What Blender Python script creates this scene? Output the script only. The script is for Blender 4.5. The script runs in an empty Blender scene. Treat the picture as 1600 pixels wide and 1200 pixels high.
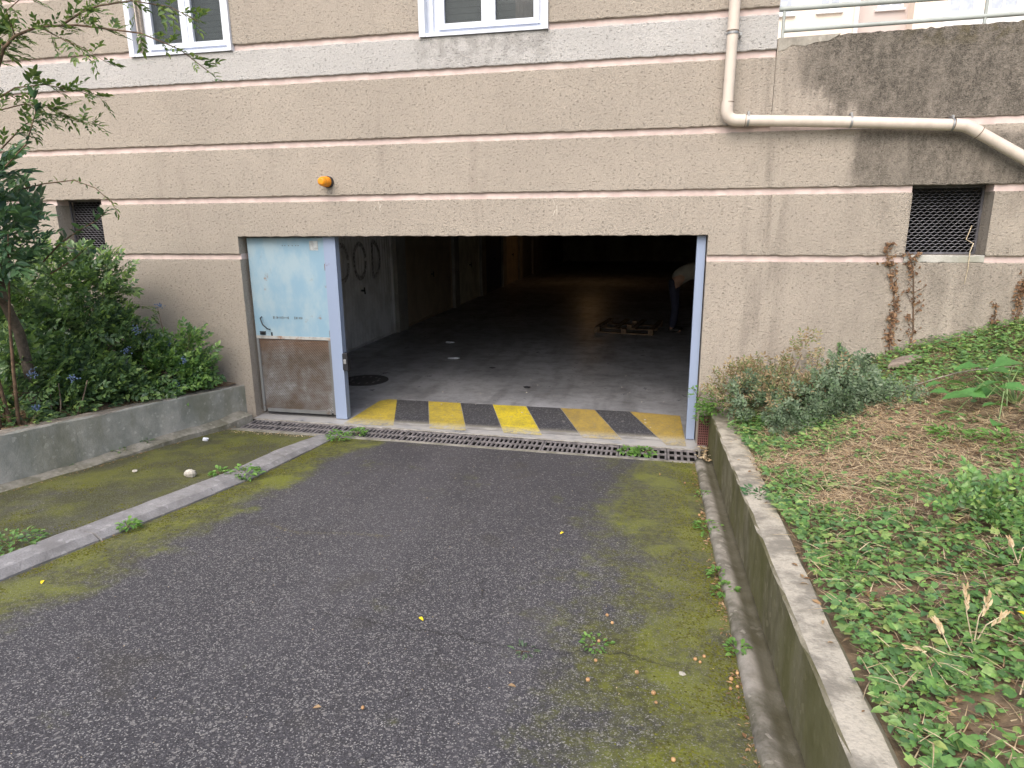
import bpy, math, random
import numpy as np
from mathutils import Vector, Matrix
random.seed(7); RNG = np.random.default_rng(11)
S = bpy.context.scene; COL = S.collection
PI = math.pi

# ------------------------------------------------------------ camera, sky, sun, exposure
p_, y_, r_ = math.radians(13.9), math.radians(-12.3), math.radians(-.48)
Fw = Vector((math.sin(y_)*math.cos(p_), math.cos(y_)*math.cos(p_), -math.sin(p_)))
Rt = Vector((math.cos(y_), -math.sin(y_), 0)); Up = Rt.cross(Fw)
R2 = Rt*math.cos(r_) + Up*math.sin(r_); U2 = Up*math.cos(r_) - Rt*math.sin(r_)
cam_d = bpy.data.cameras.new('camera'); cam = bpy.data.objects.new('camera', cam_d); COL.objects.link(cam)
M4 = Matrix((R2, U2, -Fw)).transposed().to_4x4(); M4.translation = Vector((0, -6.6, 2.2)); cam.matrix_world = M4
cam_d.sensor_width = 36; cam_d.lens = 1034/1600*36; cam_d.clip_start = .05; cam_d.clip_end = 900
S.camera = cam

SUN_EL, SUN_AZ = 46, 188          # azimuth measured clockwise from +Y (behind and left of the camera)
world = bpy.data.worlds.new('World'); S.world = world; world.use_nodes = True
wn = world.node_tree; bg = wn.nodes['Background']
sky = wn.nodes.new('ShaderNodeTexSky'); sky.sky_type = 'NISHITA'; sky.sun_disc = False
sky.sun_elevation = math.radians(SUN_EL); sky.sun_rotation = math.radians(SUN_AZ)
sky.dust_density = 4.0; sky.ozone_density = .6; sky.air_density = 1.0
wn.links.new(sky.outputs[0], bg.inputs[0]); bg.inputs[1].default_value = .15
sd = bpy.data.lights.new('sun', 'SUN'); sd.energy = 1.5; sd.angle = math.radians(60); sd.color = (1, .955, .89)
so = bpy.data.objects.new('sun', sd); COL.objects.link(so)
az, el = math.radians(SUN_AZ), math.radians(SUN_EL)
to_sun = Vector((math.sin(az)*math.cos(el), math.cos(az)*math.cos(el), math.sin(el)))
so.rotation_euler = to_sun.to_track_quat('Z', 'Y').to_euler(); so.location = (-6, -14, 14)
S.view_settings.view_transform = 'Standard'; S.view_settings.look = 'None'
S.view_settings.gamma = 1; S.view_settings.use_curve_mapping = False; S.view_settings.exposure = .68
S.cycles.max_bounces = 14; S.cycles.diffuse_bounces = 9

# ------------------------------------------------------------ material helper
class G:
    def __init__(s, name):
        s.m = bpy.data.materials.new(name); s.m.use_nodes = True; s.t = s.m.node_tree
        s.b = s.t.nodes['Principled BSDF']; s.geo = s.t.nodes.new('ShaderNodeNewGeometry')
        s.P = s.geo.outputs['Position']; sp = s.n('ShaderNodeSeparateXYZ'); s.l(s.P, sp.inputs[0])
        s.x, s.y, s.z = sp.outputs
        sn = s.n('ShaderNodeSeparateXYZ'); s.l(s.geo.outputs['Normal'], sn.inputs[0]); s.nz = sn.outputs[2]
        s.isl = s.geo.outputs['Random Per Island']
    def n(s, t): return s.t.nodes.new(t)
    def l(s, a, b):
        if isinstance(a, (int, float)): b.default_value = a
        elif isinstance(a, (tuple, list)): b.default_value = (*a, 1) if len(a) == 3 and len(b.default_value) == 4 else a
        else: s.t.links.new(a, b)
    def m_(s, op, a, b=0., c=None, clamp=False):
        n = s.n('ShaderNodeMath'); n.operation = op; n.use_clamp = clamp
        s.l(a, n.inputs[0]); s.l(b, n.inputs[1])
        if c is not None: s.l(c, n.inputs[2])
        return n.outputs[0]
    def add(s, a, b): return s.m_('ADD', a, b)
    def mul(s, a, b): return s.m_('MULTIPLY', a, b)
    def sm(s, v, a, b, lo=0., hi=1.):
        n = s.n('ShaderNodeMapRange'); n.interpolation_type = 'SMOOTHSTEP'
        s.l(v, n.inputs[0])
        if a > b: a, b, lo, hi = b, a, hi, lo
        n.inputs[1].default_value = a; n.inputs[2].default_value = b
        n.inputs[3].default_value = lo; n.inputs[4].default_value = hi
        return n.outputs[0]
    def vec(s, sc):
        n = s.n('ShaderNodeVectorMath'); n.operation = 'MULTIPLY'; s.l(s.P, n.inputs[0]); n.inputs[1].default_value = sc
        return n.outputs[0]
    def noise(s, scale, detail=4, rough=.55, v=None):
        n = s.n('ShaderNodeTexNoise'); s.l(v if v is not None else s.P, n.inputs['Vector'])
        n.inputs['Scale'].default_value = scale; n.inputs['Detail'].default_value = detail; n.inputs['Roughness'].default_value = rough
        return n.outputs[0]
    def vor(s, scale, out='Distance', rand=1.):
        n = s.n('ShaderNodeTexVoronoi'); s.l(s.P, n.inputs['Vector']); n.inputs['Scale'].default_value = scale
        n.inputs['Randomness'].default_value = rand
        if out == 'Value':
            q = s.n('ShaderNodeSeparateXYZ'); s.l(n.outputs['Color'], q.inputs[0]); return q.outputs[0]
        return n.outputs[out]
    def mix(s, f, a, b, mode='MIX'):
        n = s.n('ShaderNodeMix'); n.data_type = 'RGBA'; n.blend_type = mode; n.clamp_factor = True
        s.l(f, n.inputs[0]); s.l(a, n.inputs[6]); s.l(b, n.inputs[7]); return n.outputs[2]
    def ramp(s, f, stops, const=False):
        n = s.n('ShaderNodeValToRGB'); e = n.color_ramp.elements
        if const: n.color_ramp.interpolation = 'CONSTANT'
        while len(e) < len(stops): e.new(.5)
        for k, (p, c) in enumerate(stops): e[k].position = p; e[k].color = (*c, 1)
        s.l(f, n.inputs[0]); return n.outputs[0]
    def bump(s, h, strength=.5, dist=.01, prev=None):
        n = s.n('ShaderNodeBump'); s.l(h, n.inputs['Height']); s.l(strength, n.inputs['Strength']); n.inputs['Distance'].default_value = dist
        if prev is not None: s.l(prev, n.inputs['Normal'])
        s.l(n.outputs[0], s.b.inputs['Normal']); return n.outputs[0]
    def done(s, col, rough=.8, spec=.5, metal=0.):
        s.l(col, s.b.inputs['Base Color']); s.l(rough, s.b.inputs['Roughness'])
        s.b.inputs['Specular IOR Level'].default_value = spec; s.b.inputs['Metallic'].default_value = metal
        return s.m

def plain(name, c, rough=.6, metal=0., var=.15, scale=8, spec=.5, bump=.0, bscale=60):
    g = G(name); n = g.noise(scale, 5)
    col = g.mix(g.sm(n, .35, .68), tuple(v*(1-var) for v in c), tuple(min(1, v*(1+var)) for v in c))
    if bump: g.bump(g.noise(bscale, 4), bump, .004)
    return g.done(col, rough, spec, metal)

def render_mat(name, c, kind='tan'):
    g = G(name)
    big = g.noise(.9, 4); mid = g.noise(5, 4, .6)
    col = g.mix(g.sm(big, .3, .7), tuple(v*.93 for v in c), tuple(v*1.06 for v in c))
    col = g.mix(g.mul(g.sm(mid, .42, .7), .28), col, tuple(v*.86 for v in c))
    # grain of the roughcast
    fine = g.noise(110, 4, .65, g.vec((.75, 1, 1.35)))
    col = g.mix(g.mul(g.sm(fine, .38, .56, 1, 0), .42), col, tuple(v*.62 for v in c))
    pit = g.sm(g.vor(34, 'Distance'), .0, .16, 1, 0); pitsel = g.sm(g.noise(19, 2), .6, .7)
    pits = g.m_('MAXIMUM', g.mul(pit, pitsel), g.mul(g.sm(g.noise(62, 3, .6, g.vec((.5, 1, 1.3))), .40, .33), .55))
    col = g.mix(g.mul(pits, .7), col, (.09, .075, .06))
    # weathering: big dark runs on the right-hand retaining wall and below the pipe
    blot = g.noise(2.4, 6, .66, g.vec((1, 1, .9))); run = g.noise(7.5, 5, .6, g.vec((1, 1, .12)))
    crust = g.noise(24, 5, .7)
    rag = g.add(g.add(g.mul(blot, .50), g.mul(run, .28)), g.mul(crust, .22))
    up = g.mul(g.sm(g.x, .93, 1.3), g.sm(g.z, 2.98, 3.03))
    m1 = g.mul(up, g.sm(g.add(rag, g.add(g.sm(g.x, 1., 1.9, -.06, .13), g.sm(g.z, 3.05, 3.6, -.05, .09))), .40, .56))
    pipe_z = g.m_('MULTIPLY_ADD', g.x, -.06, 3.04)
    d = g.m_('SUBTRACT', pipe_z, g.z)
    under = g.mul(g.mul(g.sm(g.x, .9, 1.5), g.sm(g.z, 2.44, 2.47)), g.sm(d, -.05, .03))
    m2 = g.mul(under, g.sm(g.add(rag, g.add(g.sm(g.x, .9, 2.3, -.10, .11), g.mul(g.sm(d, .1, .5), -.05))), .40, .58))
    lowr = g.mul(g.mul(g.sm(g.x, 1.0, 2.4), g.sm(g.z, 2.47, 2.44)), g.sm(g.add(g.mul(run, .5), g.mul(blot, .5)), .40, .62))
    seam = g.mul(g.mul(g.sm(g.x, .55, .95), g.sm(g.x, 1.25, 1.0)), g.mul(g.sm(run, .42, .62), g.sm(g.z, 3.62, 3.5)))
    dirt = g.m_('MAXIMUM', g.m_('MAXIMUM', g.mul(m1, .95), g.mul(m2, .84)), g.m_('MAXIMUM', g.mul(lowr, .42), g.mul(seam, .35)))
    dirt = g.mul(dirt, g.mul(g.sm(fine, .34, .6, 1.05, .72), g.mul(g.sm(crust, .42, .62, 1.05, .78), g.sm(g.noise(6.5, 5, .7, g.vec((1, 1, .6))), .42, .62, 1.03, .78))))
    col = g.mix(dirt, col, (.062, .056, .047))
    mosst = g.mul(g.mul(g.sm(g.x, 1.6, 2.6), g.sm(g.z, 3.5, 3.72)), g.sm(g.noise(9, 4), .45, .6))
    col = g.mix(g.mul(mosst, .45), col, (.12, .10, .025))
    # pale lime runs under the pipe
    lime = g.mul(g.mul(g.mul(g.sm(g.x, 1.7, 1.75), g.sm(g.x, 2.05, 1.95)), g.mul(g.sm(g.z, 2.5, 2.6), g.sm(g.z, 2.98, 2.9))), g.sm(g.noise(16, 3, .5, g.vec((1, 1, .06))), .60, .66))
    col = g.mix(g.mul(lime, .7), col, (.42, .38, .34))
    # faint grime runs under the windows
    wr = g.mul(g.mul(g.sm(g.z, 3.5, 3.75), g.sm(g.z, 3.96, 3.9)), g.mul(g.sm(g.x, -2.5, -2.2), g.sm(g.x, -.95, -1.15)))
    col = g.mix(g.mul(g.mul(wr, g.sm(g.noise(8, 5, .65), .4, .6)), .38), col, (.16, .15, .14))
    wr2 = g.mul(g.sm(g.noise(3.1, 4, .6, g.vec((1, 1, .2))), .58, .72), .20)
    col = g.mix(wr2, col, (.22, .19, .16))
    foot = g.mul(g.sm(g.z, .75, .1), g.sm(g.noise(3.3, 5), .35, .65))
    col = g.mix(g.mul(foot, .22), col, (.30, .25, .20))
    g.bump(g.add(g.add(fine, g.mul(g.noise(45, 3, .6), .9)), g.mul(pits, -1.0)), .95, .014)
    return g.done(col, .93, .25)

TAN = render_mat('tan_roughcast', (.455, .405, .348))
WHITE_R = render_mat('pale_grey_roughcast', (.56, .55, .54))
PINK = plain('pink_groove_paint', (.60, .49, .465), .85, var=.12, bump=.3)

def asphalt():
    g = G('old_asphalt')
    n3 = g.noise(1.1, 5, .6)
    base = g.mix(g.sm(n3, .35, .65), (.052, .050, .056), (.078, .074, .082))
    v = g.vor(215, 'Value'); v2 = g.vor(95, 'Value')
    st = g.ramp(v, [(0, (.032, .031, .034)), (.45, (.060, .058, .065)), (.76, (.085, .082, .090)), (.88, (.15, .147, .154)), (.97, (.38, .37, .355))])
    wear = g.sm(g.y, -1.2, -3.6, .35, .85)
    col = g.mix(wear, base, st)
    col = g.mix(g.mul(g.sm(v2, .935, .955), .6), col, (.27, .26, .25))
    col = g.mix(g.mul(g.sm(g.noise(2.3, 4), .55, .7), .35), col, (.055, .05, .038))
    # moss: along the kerb, on the left strip, along the gutter
    mn = g.noise(1.7, 6, .62); mf = g.noise(16, 5, .7); mt = g.add(g.mul(mn, .95), g.mul(mf, .35)); mt = g.add(mt, g.mul(g.noise(4.2, 5, .62), .55))
    kd = g.m_('SUBTRACT', g.x, g.m_('MULTIPLY_ADD', g.y, .05, -3.1))
    a = g.sm(kd, .75, .0)
    strip = g.mul(g.sm(kd, .0, -.15), .78)
    drainn = g.mul(g.sm(g.y, -1.1, -.7), g.sm(g.x, -3.5, -3.7))
    b = g.mul(g.sm(g.x, -.95, .38), g.sm(g.y, -.35, -.9, .6, 1.))
    m = g.m_('MAXIMUM', g.m_('MAXIMUM', a, strip), g.m_('MAXIMUM', b, drainn))
    m = g.add(m, g.mul(g.sm(g.y, -3.2, -1.5), .12))
    k = g.sm(g.add(g.mul(m, .52), mt), 1.06, 1.42)
    mc = g.mix(g.sm(g.noise(26, 4, .7), .35, .65), (.062, .064, .017), (.145, .155, .018)); mc = g.mix(g.mul(g.sm(g.noise(2.9, 5, .6), .48, .62), .75), mc, (.20, .225, .018))
    mc = g.mix(strip, mc, g.mix(g.sm(g.noise(3.2, 5, .6), .42, .62), (.062, .064, .030), (.13, .14, .024)))
    col = g.mix(g.mul(k, g.sm(v, .55, .97, .93, .5)), col, mc)
    wob = g.add(g.mul(g.m_('SUBTRACT', g.noise(2.2, 5, .65, g.vec((1, .15, 1))), .5), .42), g.y)
    c1 = g.mul(g.mul(g.sm(g.m_('ABSOLUTE', g.add(wob, 3.97)), .010, .002), g.sm(g.x, -1.9, -1.5)), g.sm(g.x, .3, .0))
    c2 = g.mul(g.sm(g.m_('ABSOLUTE', g.m_('SUBTRACT', g.x, g.m_('MULTIPLY_ADD', g.noise(1.9, 5, .65, g.vec((.15, 1, 1))), .5, -1.15))), .008, .001), g.mul(g.sm(g.y, -2.2, -2.5), g.sm(g.noise(1.6, 2), .46, .54)))
    col = g.mix(g.mul(g.m_('MAXIMUM', c1, c2), .6), col, (.018, .017, .016))
    tyre = g.sm(g.noise(1.3, 4, .55, g.vec((1, .16, 1))), .48, .62)
    col = g.mix(g.mul(tyre, .16), col, (.14, .135, .145))
    g.bump(g.add(g.add(g.mul(v, 1.), g.mul(g.noise(90, 3), .8)), g.mul(k, g.mul(g.noise(48, 4, .7), 2.))), .65, .006)
    return g.done(col, g.sm(n3, .3, .7, .75, .9), .35)

def concrete(name, c, dark, moss=0., scale=3., rough=.88, topc=None, vert=.25, fines=.5):
    g = G(name)
    a = g.noise(scale, 6, .62, g.vec((1, 1, vert if vert else 1))); b = g.noise(scale*2.1, 6, .65)
    col = g.mix(g.sm(g.add(g.mul(a, .5), g.mul(b, .5)), .38, .62), dark, c)
    f = g.noise(95, 3, .6)
    col = g.mix(g.mul(g.sm(f, .4, .65), fines*.5), col, tuple(v*.6 for v in c))
    col = g.mix(g.mul(g.sm(g.vor(40, 'Value'), .94, .97), .35), col, tuple(min(1, v*1.5) for v in c))
    if moss:
        mk = g.mul(g.sm(g.noise(2.2, 5, .6, g.vec((1, 1, .45))), .40, .62), g.sm(g.nz, .75, .3, .18, 1.))
        col = g.mix(g.mul(mk, moss), col, (.115, .115, .03))
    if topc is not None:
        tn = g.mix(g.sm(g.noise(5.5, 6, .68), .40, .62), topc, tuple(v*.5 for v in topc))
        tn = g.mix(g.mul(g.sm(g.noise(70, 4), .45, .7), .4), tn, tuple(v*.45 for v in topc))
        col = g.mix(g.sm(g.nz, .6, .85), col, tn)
    if 'gutter' in name:
        wet = g.mul(g.sm(g.x, .475, .515), g.sm(g.noise(3.5, 5, .65), .3, .5, .7, 1.)); col = g.mix(g.mul(wet, .8), col, (.085, .078, .045))
    g.bump(g.add(f, g.mul(g.noise(22, 4), 1.2)), .5, .006)
    return g.done(col, rough, .3)

def garage_floor():
    g = G('oiled_concrete_floor')
    n = g.noise(.8, 6, .65); n2 = g.noise(4, 6, .7)
    col = g.mix(g.sm(n, .32, .66), (.20, .207, .228), (.37, .382, .42))
    col = g.mix(g.mul(g.sm(n2, .45, .68), .5), col, (.13, .128, .125))
    tr = g.noise(3.2, 4, .6, g.vec((1, .12, 1)))
    col = g.mix(g.mul(g.sm(tr, .5, .66), .45), col, (.11, .11, .115))
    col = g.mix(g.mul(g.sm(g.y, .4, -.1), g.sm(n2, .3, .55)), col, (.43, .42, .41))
    g.bump(g.noise(30, 5), .25, .004)
    return g.done(col, g.sm(n2, .3, .7, .26, .5), .5)

def paint(name, c, wearf=1.):
    g = G(name)
    n = g.noise(14, 6, .72); n2 = g.noise(2.5, 5, .65); f = g.noise(80, 4, .7)
    col = g.mix(g.mul(g.sm(g.add(g.mul(n2, .5), g.mul(n, .5)), .42, .6), .6), c, tuple(v*.42+.04 for v in c))
    front = g.mul(g.sm(g.y, .12, .03), 2.1 if wearf == 1. else .55)
    col = g.mix(g.mul(g.sm(g.y, .22, .04), .5), col, (.48, .45, .36))
    col = g.mix(g.mul(g.sm(g.noise(55, 4, .7, g.vec((1, .5, 1))), .50, .62), .38), col, (.26, .26, .27) if wearf == 1. else (.17, .15, .10))
    worn = g.sm(g.add(g.add(g.mul(n, .6), g.mul(f, .4)), g.mul(front, .17)), .56, .66)
    col = g.mix(worn, col, g.mix(g.sm(n2, .4, .6), (.42, .41, .39), (.24, .235, .23)))
    g.bump(n, .3, .003)
    return g.done(col, .62, .4)

def leaf_mat(name, cols, rough=.42, trans=.32, spec=.4):
    g = G(name)
    k = len(cols); c = g.ramp(g.isl, [(i/max(1, k-1), q) for i, q in enumerate(cols)])
    c = g.mix(g.mul(g.sm(g.noise(38, 3), .45, .6), .3), c, tuple(v*.5 for v in cols[0]))
    g.done(c, rough, spec)
    tr = g.n('ShaderNodeBsdfTranslucent'); br = g.mix(1., c, (1.25, 1.3, .7), 'MULTIPLY'); g.l(br, tr.inputs[0])
    mx = g.n('ShaderNodeMixShader'); mx.inputs[0].default_value = trans
    out = g.t.nodes['Material Output']
    g.t.links.new(g.b.outputs[0], mx.inputs[1]); g.t.links.new(tr.outputs[0], mx.inputs[2]); g.t.links.new(mx.outputs[0], out.inputs[0])
    return g.m

def rusty(name, c, rust=(.16, .075, .035), amt=.5, rough=.55, metal=0., scale=5, dirt=(.10, .095, .08), dirt_amt=.5):
    g = G(name)
    n = g.noise(scale, 6, .65); n2 = g.noise(scale*.6, 5, .6, g.vec((1.3, 1, .7)))
    col = g.mix(g.mul(g.sm(n2, .40, .66), dirt_amt), c, dirt)
    col = g.mix(g.mul(g.sm(n, .5+.2*(1-amt), .62+.2*(1-amt)), .9), col, rust)
    g.bump(n, .15, .003)
    return g.done(col, rough, .4, metal)

ASPH = asphalt(); FLOOR = garage_floor()
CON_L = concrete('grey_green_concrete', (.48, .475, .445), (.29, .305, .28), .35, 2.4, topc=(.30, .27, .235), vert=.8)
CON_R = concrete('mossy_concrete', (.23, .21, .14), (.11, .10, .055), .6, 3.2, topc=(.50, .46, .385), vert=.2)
GUT = concrete('worn_gutter_concrete', (.36, .335, .30), (.10, .093, .07), .5, 3.4, vert=1)
KERB = concrete('kerb_concrete', (.32, .315, .325), (.20, .195, .20), .12, 4, vert=1, fines=.9)
PALE = concrete('pale_threshold_concrete', (.44, .43, .41), (.27, .25, .215), .0, 7, vert=1)
FOOT = concrete('footing_concrete', (.33, .315, .28), (.16, .155, .12), .2, 5, vert=1)
SOIL = concrete('soil_and_litter', (.26, .19, .125), (.12, .085, .056), 0, 9, vert=1)
INNER = concrete('garage_wall_concrete', (.38, .37, .355), (.26, .25, .24), 0, 1.2)
YEL = paint('worn_yellow_paint', (.50, .385, .05), .45); YELB = paint('bright_yellow_paint', (.64, .51, .03), .4); OCH = paint('dull_ochre_paint', (.42, .30, .075), .4)
BLK = paint('worn_black_paint', (.045, .046, .055))
WPVC = plain('white_window_paint', (.66, .70, .78), .4, var=.05)
PIPE = rusty('cream_plastic_pipe', (.62, .55, .485), (.36, .31, .26), .18, .5, scale=16, dirt=(.50, .44, .385), dirt_amt=.5)
STEEL = rusty('lavender_blue_steel_paint', (.265, .33, .47), (.16, .10, .07), .12, .5, dirt_amt=.12, dirt=(.24, .28, .36))
DOORB = rusty('faded_sky_blue_paint', (.225, .36, .47), (.24, .14, .07), .30, .5, scale=6, dirt=(.37, .46, .50), dirt_amt=.6)
GALV = plain('galvanised_metal', (.32, .33, .34), .45, .5, .2)
IRON = plain('dark_cast_iron', (.215, .20, .205), .6, .2, .35, 14, bump=.4)
RUSTI = rusty('rusty_grate_iron', (.24, .10, .09), (.15, .06, .035), .6, .75)
BLACKP = plain('black_plastic', (.015, .016, .02), .5)
VMESH = plain('grey_expanded_metal', (.13, .13, .15), .5, .2, .25)
DARK = plain('unlit_void_black', (.018, .018, .02), .9)  # near-black colour puts the shade into unlit rooms and vent shaft
RAIL = rusty('grey_green_rail_paint', (.40, .44, .43), (.18, .09, .05), .2, .5, dirt=(.28, .30, .28))
BARK = concrete('grey_brown_bark', (.17, .14, .115), (.07, .058, .05), .1, 14)
GSTEM = plain('green_stalk', (.16, .24, .09), .6)
TWIG = plain('brown_twig', (.13, .085, .055), .8, var=.4, scale=20)
WTWIG = plain('pale_dry_stalk', (.55, .46, .32), .8, var=.25, scale=20)
def rust_mesh():
    g = G('rusty_expanded_metal')
    n = g.noise(2.6, 5, .6, g.vec((1, 1, .8))); n2 = g.noise(9, 6, .7)
    col = g.ramp(g.add(g.mul(n, .6), g.mul(n2, .4)), [(.36, (.035, .026, .02)), (.45, (.085, .06, .04)), (.55, (.15, .14, .135)), (.68, (.30, .315, .34))])
    col = g.mix(g.mul(g.sm(g.z, .7, .9), .55), col, (.17, .09, .05))
    return g.done(col, .6, .4)
RMESH = rust_mesh()
DBACK = rusty('grimy_back_sheet', (.12, .11, .11), (.08, .05, .03), .6, .8, dirt=(.05, .045, .045))

IVY = leaf_mat('ivy_leaves', [(.06, .13, .05), (.13, .27, .075), (.19, .36, .10), (.12, .24, .11), (.30, .45, .13), (.09, .19, .075), (.34, .42, .13)], .36, .25)
IVYD = leaf_mat('dark_ivy_leaves', [(.05, .13, .055), (.08, .19, .075), (.11, .24, .10)], .3, .2, .5)
BRIGHT = leaf_mat('bright_weed_leaves', [(.11, .24, .06), (.17, .33, .08), (.24, .42, .11)], .5, .35)
GREYG = leaf_mat('grey_green_leaves', [(.08, .125, .075), (.13, .19, .115), (.20, .26, .17), (.10, .18, .075)], .5, .15)
BROWNL = leaf_mat('dried_brown_leaves', [(.20, .135, .08), (.33, .25, .15), (.44, .36, .23), (.20, .23, .10), (.16, .22, .09)], .8, .25)
MAHO = leaf_mat('mahonia_leaves', [(.07, .13, .07), (.11, .19, .095), (.15, .26, .11), (.21, .34, .12), (.32, .46, .14)], .34, .32, .55)
PRIV = leaf_mat('dark_glossy_leaves', [(.05, .11, .07), (.07, .15, .085), (.10, .20, .10), (.14, .26, .11)], .3, .3, .6)
THIN = leaf_mat('light_branch_leaves', [(.075, .14, .06), (.12, .20, .075), (.21, .29, .08), (.10, .17, .08)], .42, .35)
REDB = leaf_mat('red_brown_dead_leaves', [(.14, .075, .045), (.24, .14, .08), (.36, .24, .14)], .8, .2)
BIGL = leaf_mat('broad_green_leaves', [(.08, .22, .07), (.11, .28, .08), (.15, .34, .10)], .42, .3)
STRAW = leaf_mat('dry_straw', [(.50, .37, .22), (.66, .52, .34), (.76, .64, .45), (.36, .24, .15)], .8, .2, .2)
LITT = leaf_mat('leaf_litter', [(.20, .11, .06), (.34, .22, .12), (.45, .32, .19), (.12, .07, .045)], .85, .15, .2)
BERRY = plain('dusty_blue_berries', (.12, .18, .31), .6, var=.35, scale=60)
NUT = plain('ochre_fallen_fruit', (.42, .25, .12), .6, var=.3, scale=50)
YFL = plain('yellow_petals', (.8, .62, .02), .6)
VFL = plain('pale_violet_petals', (.50, .50, .72), .6)
STONE = concrete('pale_stone', (.5, .48, .43), (.33, .31, .27), 0, 18)
SLAB = concrete('brown_grey_flat_stone', (.27, .225, .19), (.19, .155, .13), 0, 6)
ORANGE = plain('amber_plastic', (.78, .30, .015), .25, var=.1, scale=30)

# ------------------------------------------------------------ mesh helpers
def mesh_obj(name, V, Fc, mat, parent=None, smooth=False):
    me = bpy.data.meshes.new(name)
    V = np.asarray(V, dtype=np.float32)
    if isinstance(Fc, np.ndarray):
        n, k = Fc.shape
        me.vertices.add(len(V)); me.vertices.foreach_set('co', V.ravel())
        me.loops.add(n*k); me.loops.foreach_set('vertex_index', Fc.ravel().astype(np.int32))
        me.polygons.add(n); me.polygons.foreach_set('loop_start', np.arange(0, n*k, k, dtype=np.int32))
        me.update(calc_edges=True); me.validate()
    else:
        me.from_pydata(V.tolist(), [], Fc); me.update()
    if mat is not None: me.materials.append(mat)
    if smooth: me.polygons.foreach_set('use_smooth', [len(p.vertices) <= 4 for p in me.polygons])
    o = bpy.data.objects.new(name, me); COL.objects.link(o)
    if parent is not None: o.parent = parent; o.matrix_parent_inverse = parent.matrix_world.inverted() if False else Matrix.Translation(-Vector(parent.location))
    return o

def tag(o, label=None, cat=None, group=None, kind=None):
    if label: o['label'] = label
    if cat: o['category'] = cat
    if group: o['group'] = group
    if kind: o['kind'] = kind
    return o
def thing(name, label, cat, loc, group=None):
    o = bpy.data.objects.new(name, None); o.empty_display_size = .1; COL.objects.link(o); o.location = loc
    return tag(o, label, cat, group)

class MB:
    def __init__(s): s.v = []; s.f = []
    def quadbox(s, x0, x1, y0, y1, z0, z1, rot=0., c=None, bev=0.):
        i = len(s.v)
        if bev:
            pts = []
            for z in (z0, z0+bev, z1-bev, z1):
                e = bev if z in (z0, z1) else 0
                pts += [(x0+e, y0+e, z), (x1-e, y0+e, z), (x1-e, y1-e, z), (x0+e, y1-e, z)]
            fs = [(0, 3, 2, 1), (12, 13, 14, 15)]
            for k in range(3):
                for q in range(4): fs.append((k*4+q, k*4+(q+1) % 4, (k+1)*4+(q+1) % 4, (k+1)*4+q))
        else:
            pts = [(x0, y0, z0), (x1, y0, z0), (x1, y1, z0), (x0, y1, z0), (x0, y0, z1), (x1, y0, z1), (x1, y1, z1), (x0, y1, z1)]
            fs = [(0, 3, 2, 1), (4, 5, 6, 7), (0, 1, 5, 4), (1, 2, 6, 5), (2, 3, 7, 6), (3, 0, 4, 7)]
        if rot:
            cx, cy = c if c else ((x0+x1)/2, (y0+y1)/2); ca, sa = math.cos(rot), math.sin(rot)
            pts = [(cx+(a-cx)*ca-(b-cy)*sa, cy+(a-cx)*sa+(b-cy)*ca, z) for a, b, z in pts]
        s.v += pts; s.f += [tuple(i+q for q in f) for f in fs]; return s
    def tube(s, pts, r, n=8, cap=True):
        pts = [Vector(p) for p in pts]; rs = r if isinstance(r, (list, tuple)) else [r]*len(pts)
        i0 = len(s.v); prev = None
        for k, p in enumerate(pts):
            t = (pts[min(k+1, len(pts)-1)] - pts[max(k-1, 0)]).normalized()
            if prev is None:
                a = Vector((0, 0, 1)) if abs(t.z) < .9 else Vector((1, 0, 0)); u = t.cross(a).normalized()
            else:
                u = (prev - t*prev.dot(t)).normalized()
            prev = u; w = t.cross(u)
            for j in range(n):
                a = 2*PI*j/n; s.v.append(tuple(p + (u*math.cos(a)+w*math.sin(a))*rs[k]))
        for k in range(len(pts)-1):
            for j in range(n):
                a = i0+k*n+j; b = i0+k*n+(j+1) % n; s.f.append((a, b, b+n, a+n))
        if cap:
            a = len(s.v); s.v += [s.v[i0+j] for j in range(n)]; b = len(s.v); s.v += [s.v[i0+(len(pts)-1)*n+j] for j in range(n)]
            s.f.append(tuple(a+j for j in range(n))[::-1]); s.f.append(tuple(b+j for j in range(n)))
        return s
    def ball(s, c, r, sq=(1, 1, 1), n=8, m=5, jit=0.):
        i0 = len(s.v)
        for a in range(1, m):
            th = PI*a/m
            for b in range(n):
                ph = 2*PI*b/n; q = 1+random.uniform(-jit, jit)
                s.v.append((c[0]+r*sq[0]*q*math.sin(th)*math.cos(ph), c[1]+r*sq[1]*q*math.sin(th)*math.sin(ph), c[2]+r*sq[2]*q*math.cos(th)))
        t = len(s.v); s.v += [(c[0], c[1], c[2]+r*sq[2]), (c[0], c[1], c[2]-r*sq[2])]
        for a in range(m-2):
            for b in range(n):
                x, y = i0+a*n+b, i0+a*n+(b+1) % n; s.f.append((x, x+n, y+n, y))
        for b in range(n):
            s.f.append((t, i0+b, i0+(b+1) % n)); s.f.append((t+1, i0+(m-2)*n+(b+1) % n, i0+(m-2)*n+b))
        return s
    def poly(s, pts): i = len(s.v); s.v += list(pts); s.f.append(tuple(range(i, i+len(pts)))); return s
    def build(s, name, mat, parent=None, smooth=False): return mesh_obj(name, s.v, s.f, mat, parent, smooth)

def grid(name, xs, ys, zf, mat, parent=None, smooth=True):
    X, Y = np.meshgrid(xs, ys, indexing='ij'); Z = zf(X, Y)
    V = np.stack([X, Y, Z], -1).reshape(-1, 3); nx, ny = len(xs), len(ys)
    I = np.arange(nx*ny).reshape(nx, ny)
    Fc = np.stack([I[:-1, :-1], I[1:, :-1], I[1:, 1:], I[:-1, 1:]], -1).reshape(-1, 4)
    return mesh_obj(name, V, Fc, mat, parent, smooth)

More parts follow.
